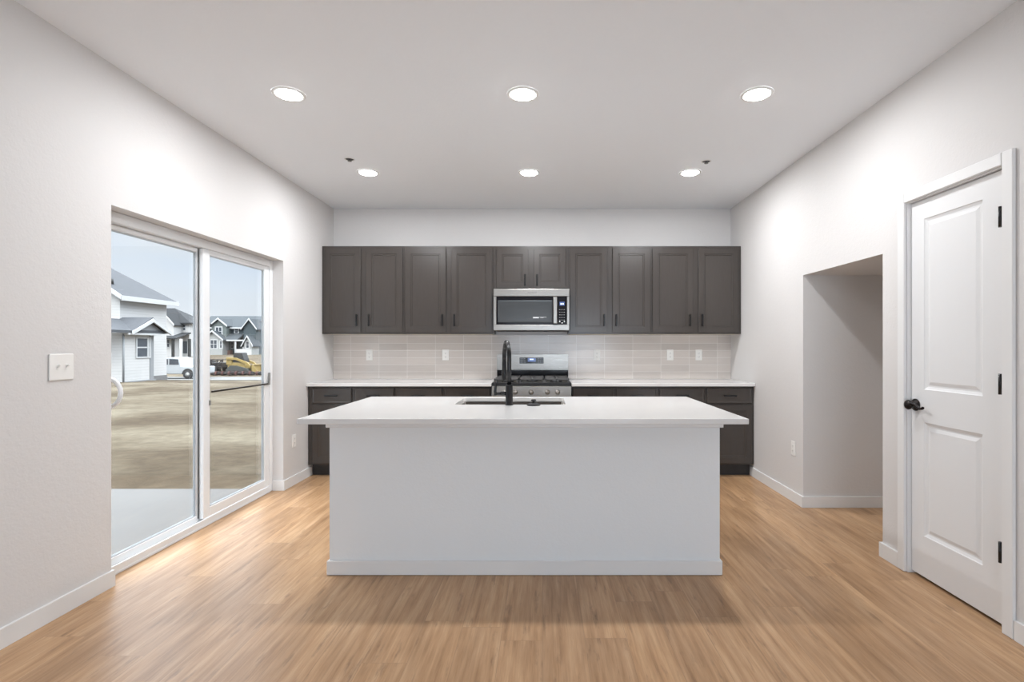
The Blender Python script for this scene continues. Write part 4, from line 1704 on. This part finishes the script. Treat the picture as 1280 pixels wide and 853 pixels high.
for xw_ in (1.72, -1.92):
    for ys_ in (-0.98, 0.74):
        mb = MB()
        mb.lathe([(0.0, 0.0), (0.24, 0.0), (0.26, 0.02), (0.38, 0.0), (0.395, 0.05), (0.395, 0.20), (0.36, 0.24), (0.0, 0.24)], (xw_, ys_, 0.395), 'y', 24)
        wh = mb.build('wheel', 'rubber', t_)
        mb = MB()
        yo = ys_ - 0.006 if ys_ < 0 else ys_ + 0.246
        mb.lathe([(0.0, 0.0), (0.21, 0.0), (0.20, 0.008), (0.0, 0.01)], (xw_, yo - 0.004, 0.395), 'y', 16)
        mb.build('hub', 'bracket_grey', wh)
    mb = MB()
    for ys_ in (-0.962, 0.950):
        pts = [(xw_ + 0.50 * math.cos(a_), 0.42 + 0.50 * math.sin(a_)) for a_ in [PI * k / 10 for k in range(11)]]
        mb.prism(pts, 'y', ys_, ys_ + 0.012)
    mb.build('wheel_arch', 'loader_dark', t_)

# --- compact track loader
YLd = 52.6
t_ = thing('track_loader', 'yellow compact track loader parked behind the erosion log', 'loader', (wx(303, YLd), YLd, gz(YLd) + 0.02))
for ys_ in (-0.85, 0.50):
    mb = MB()
    mb.prism([(-1.15, 0.12), (-0.95, 0.0), (0.85, 0.0), (1.05, 0.15), (0.85, 0.42), (-0.30, 0.72), (-0.75, 0.72), (-1.15, 0.35)], 'y', ys_, ys_ + 0.38)
    tr_ = mb.build('track', 'track_grey', t_)
    mb = MB()
    for xw_ in (-0.8, -0.3, 0.2, 0.65):
        mb.cyl((xw_, ys_ - 0.01, 0.16), (xw_, ys_ + 0.39, 0.16), 0.11, seg=12)
    mb.build('roller', 'loader_dark', tr_)
mb = MB()
mb.box(-1.2, 0.55, -0.47, 0.47, 0.40, 1.02, 0.06, 2)
mb.box(-1.35, -0.75, -0.52, 0.52, 0.75, 1.55, 0.08, 2)
mb.build('engine_body', 'loader_yellow', t_)
mb = MB()
mb.prism([(-0.70, 1.0), (0.48, 1.0), (0.42, 1.30), (0.18, 1.98), (-0.62, 1.98)], 'y', -0.44, 0.44)
mb.build('cab', 'loader_dark', t_)
for ys_ in (-0.66, 0.52):
    mb = MB()
    mb.prism([(-1.25, 1.35), (-1.15, 1.55), (-0.3, 1.50), (0.85, 1.05), (1.42, 0.42), (1.42, 0.18), (1.22, 0.18), (1.12, 0.48), (0.70, 0.86), (-0.3, 1.28)], 'y', ys_, ys_ + 0.14)
    mb.build('lift_arm', 'loader_yellow', t_)
mb = MB()
mb.prism([(1.30, 0.05), (2.05, 0.02), (2.05, 0.07), (1.42, 0.12), (1.36, 0.68), (1.52, 0.82), (1.48, 0.86), (1.28, 0.72)], 'y', -0.85, 0.85)
for ys_ in (-0.85, 0.80):
    mb.prism([(1.30, 0.05), (2.05, 0.02), (1.52, 0.82), (1.28, 0.72)], 'y', ys_, ys_ + 0.05)
mb.build('bucket', 'loader_yellow', t_)

# --- black utility trailer
YTr = 52.9
t_ = thing('utility_trailer', 'black utility trailer with braced sides standing left of the track loader', 'trailer', (wx(269, YTr), YTr, gz(YTr) + 0.02))
mb = MB()
mb.box(-1.3, 1.25, -0.9, 0.9, 0.48, 0.58)
mb.box(-1.9, -1.3, -0.06, 0.06, 0.48, 0.56)
mb.build('deck', 'trailer_black', t_)
for ys_ in (-0.92, 0.86):
    mb = MB()
    for z in (0.85, 1.18):
        mb.box(-1.3, 1.25, ys_, ys_ + 0.06, z, z + 0.07)
    for k in range(6):
        x = -1.3 + 0.5 * k
        mb.box(x, x + 0.06, ys_, ys_ + 0.06, 0.58, 1.25)
    for k in range(0, 5, 2):
        x = -1.3 + 0.5 * k
        mb.prism([(x, 0.58), (x + 0.1, 0.58), (x + 0.5, 1.2), (x + 0.4, 1.2)], 'y', ys_ + 0.01, ys_ + 0.05)
    mb.build('side_rail', 'trailer_black', t_)
mb = MB()
mb.box(-1.15, -0.25, -0.6, 0.6, 0.59, 1.12, 0.04, 1)
mb.box(0.1, 1.05, -0.65, 0.65, 0.59, 0.98, 0.04, 1)
mb.build('tool_chest', 'trailer_black', t_)
for xw_ in (-0.35, 0.42):
    for ys_ in (-1.12, 0.92):
        mb = MB()
        mb.lathe([(0.0, 0.0), (0.18, 0.0), (0.33, 0.02), (0.34, 0.06), (0.33, 0.18), (0.0, 0.20)], (xw_, ys_, 0.34), 'y', 20)
        wh = mb.build('wheel', 'rubber', t_)
        mb = MB()
        mb.lathe([(0.0, 0.0), (0.17, 0.0), (0.15, 0.01), (0.0, 0.012)], (xw_, ys_ - 0.013 if ys_ < 0 else ys_ + 0.2005, 0.34), 'y', 14)
        mb.build('hub', 'house_trim', wh)

# --- erosion log along the far side of the street
YW = 51.2
zw = gz(YW)
xa, xb = wx(264, YW), wx(345, YW)
mb = MB()
pth, rad = [], []
n_ = 90
for k in range(n_ + 1):
    x = xa + (xb - xa) * k / n_
    pth.append((x, YW + 0.05 * math.sin(x * 1.3), zw + 0.17))
    rad.append(0.17 + 0.035 * math.sin(x * 7.0) + 0.02 * math.sin(x * 17.0))
mb.tube(pth, rad, 10)
wt = tag(mb.build('erosion_log', 'wattle_black'), 'dark erosion log lying along the far edge of the street', 'erosion log')
mb = MB()
for k in range(9):
    x = xa + 0.5 + (xb - xa - 1.0) * k / 8
    mb.tube([(x - 0.10, YW + 0.05 * math.sin(x * 1.3), zw + 0.17), (x + 0.10, YW + 0.05 * math.sin(x * 1.3), zw + 0.17)], 0.232, 10)
mb.build('tie_wrap', 'wattle_red', wt)
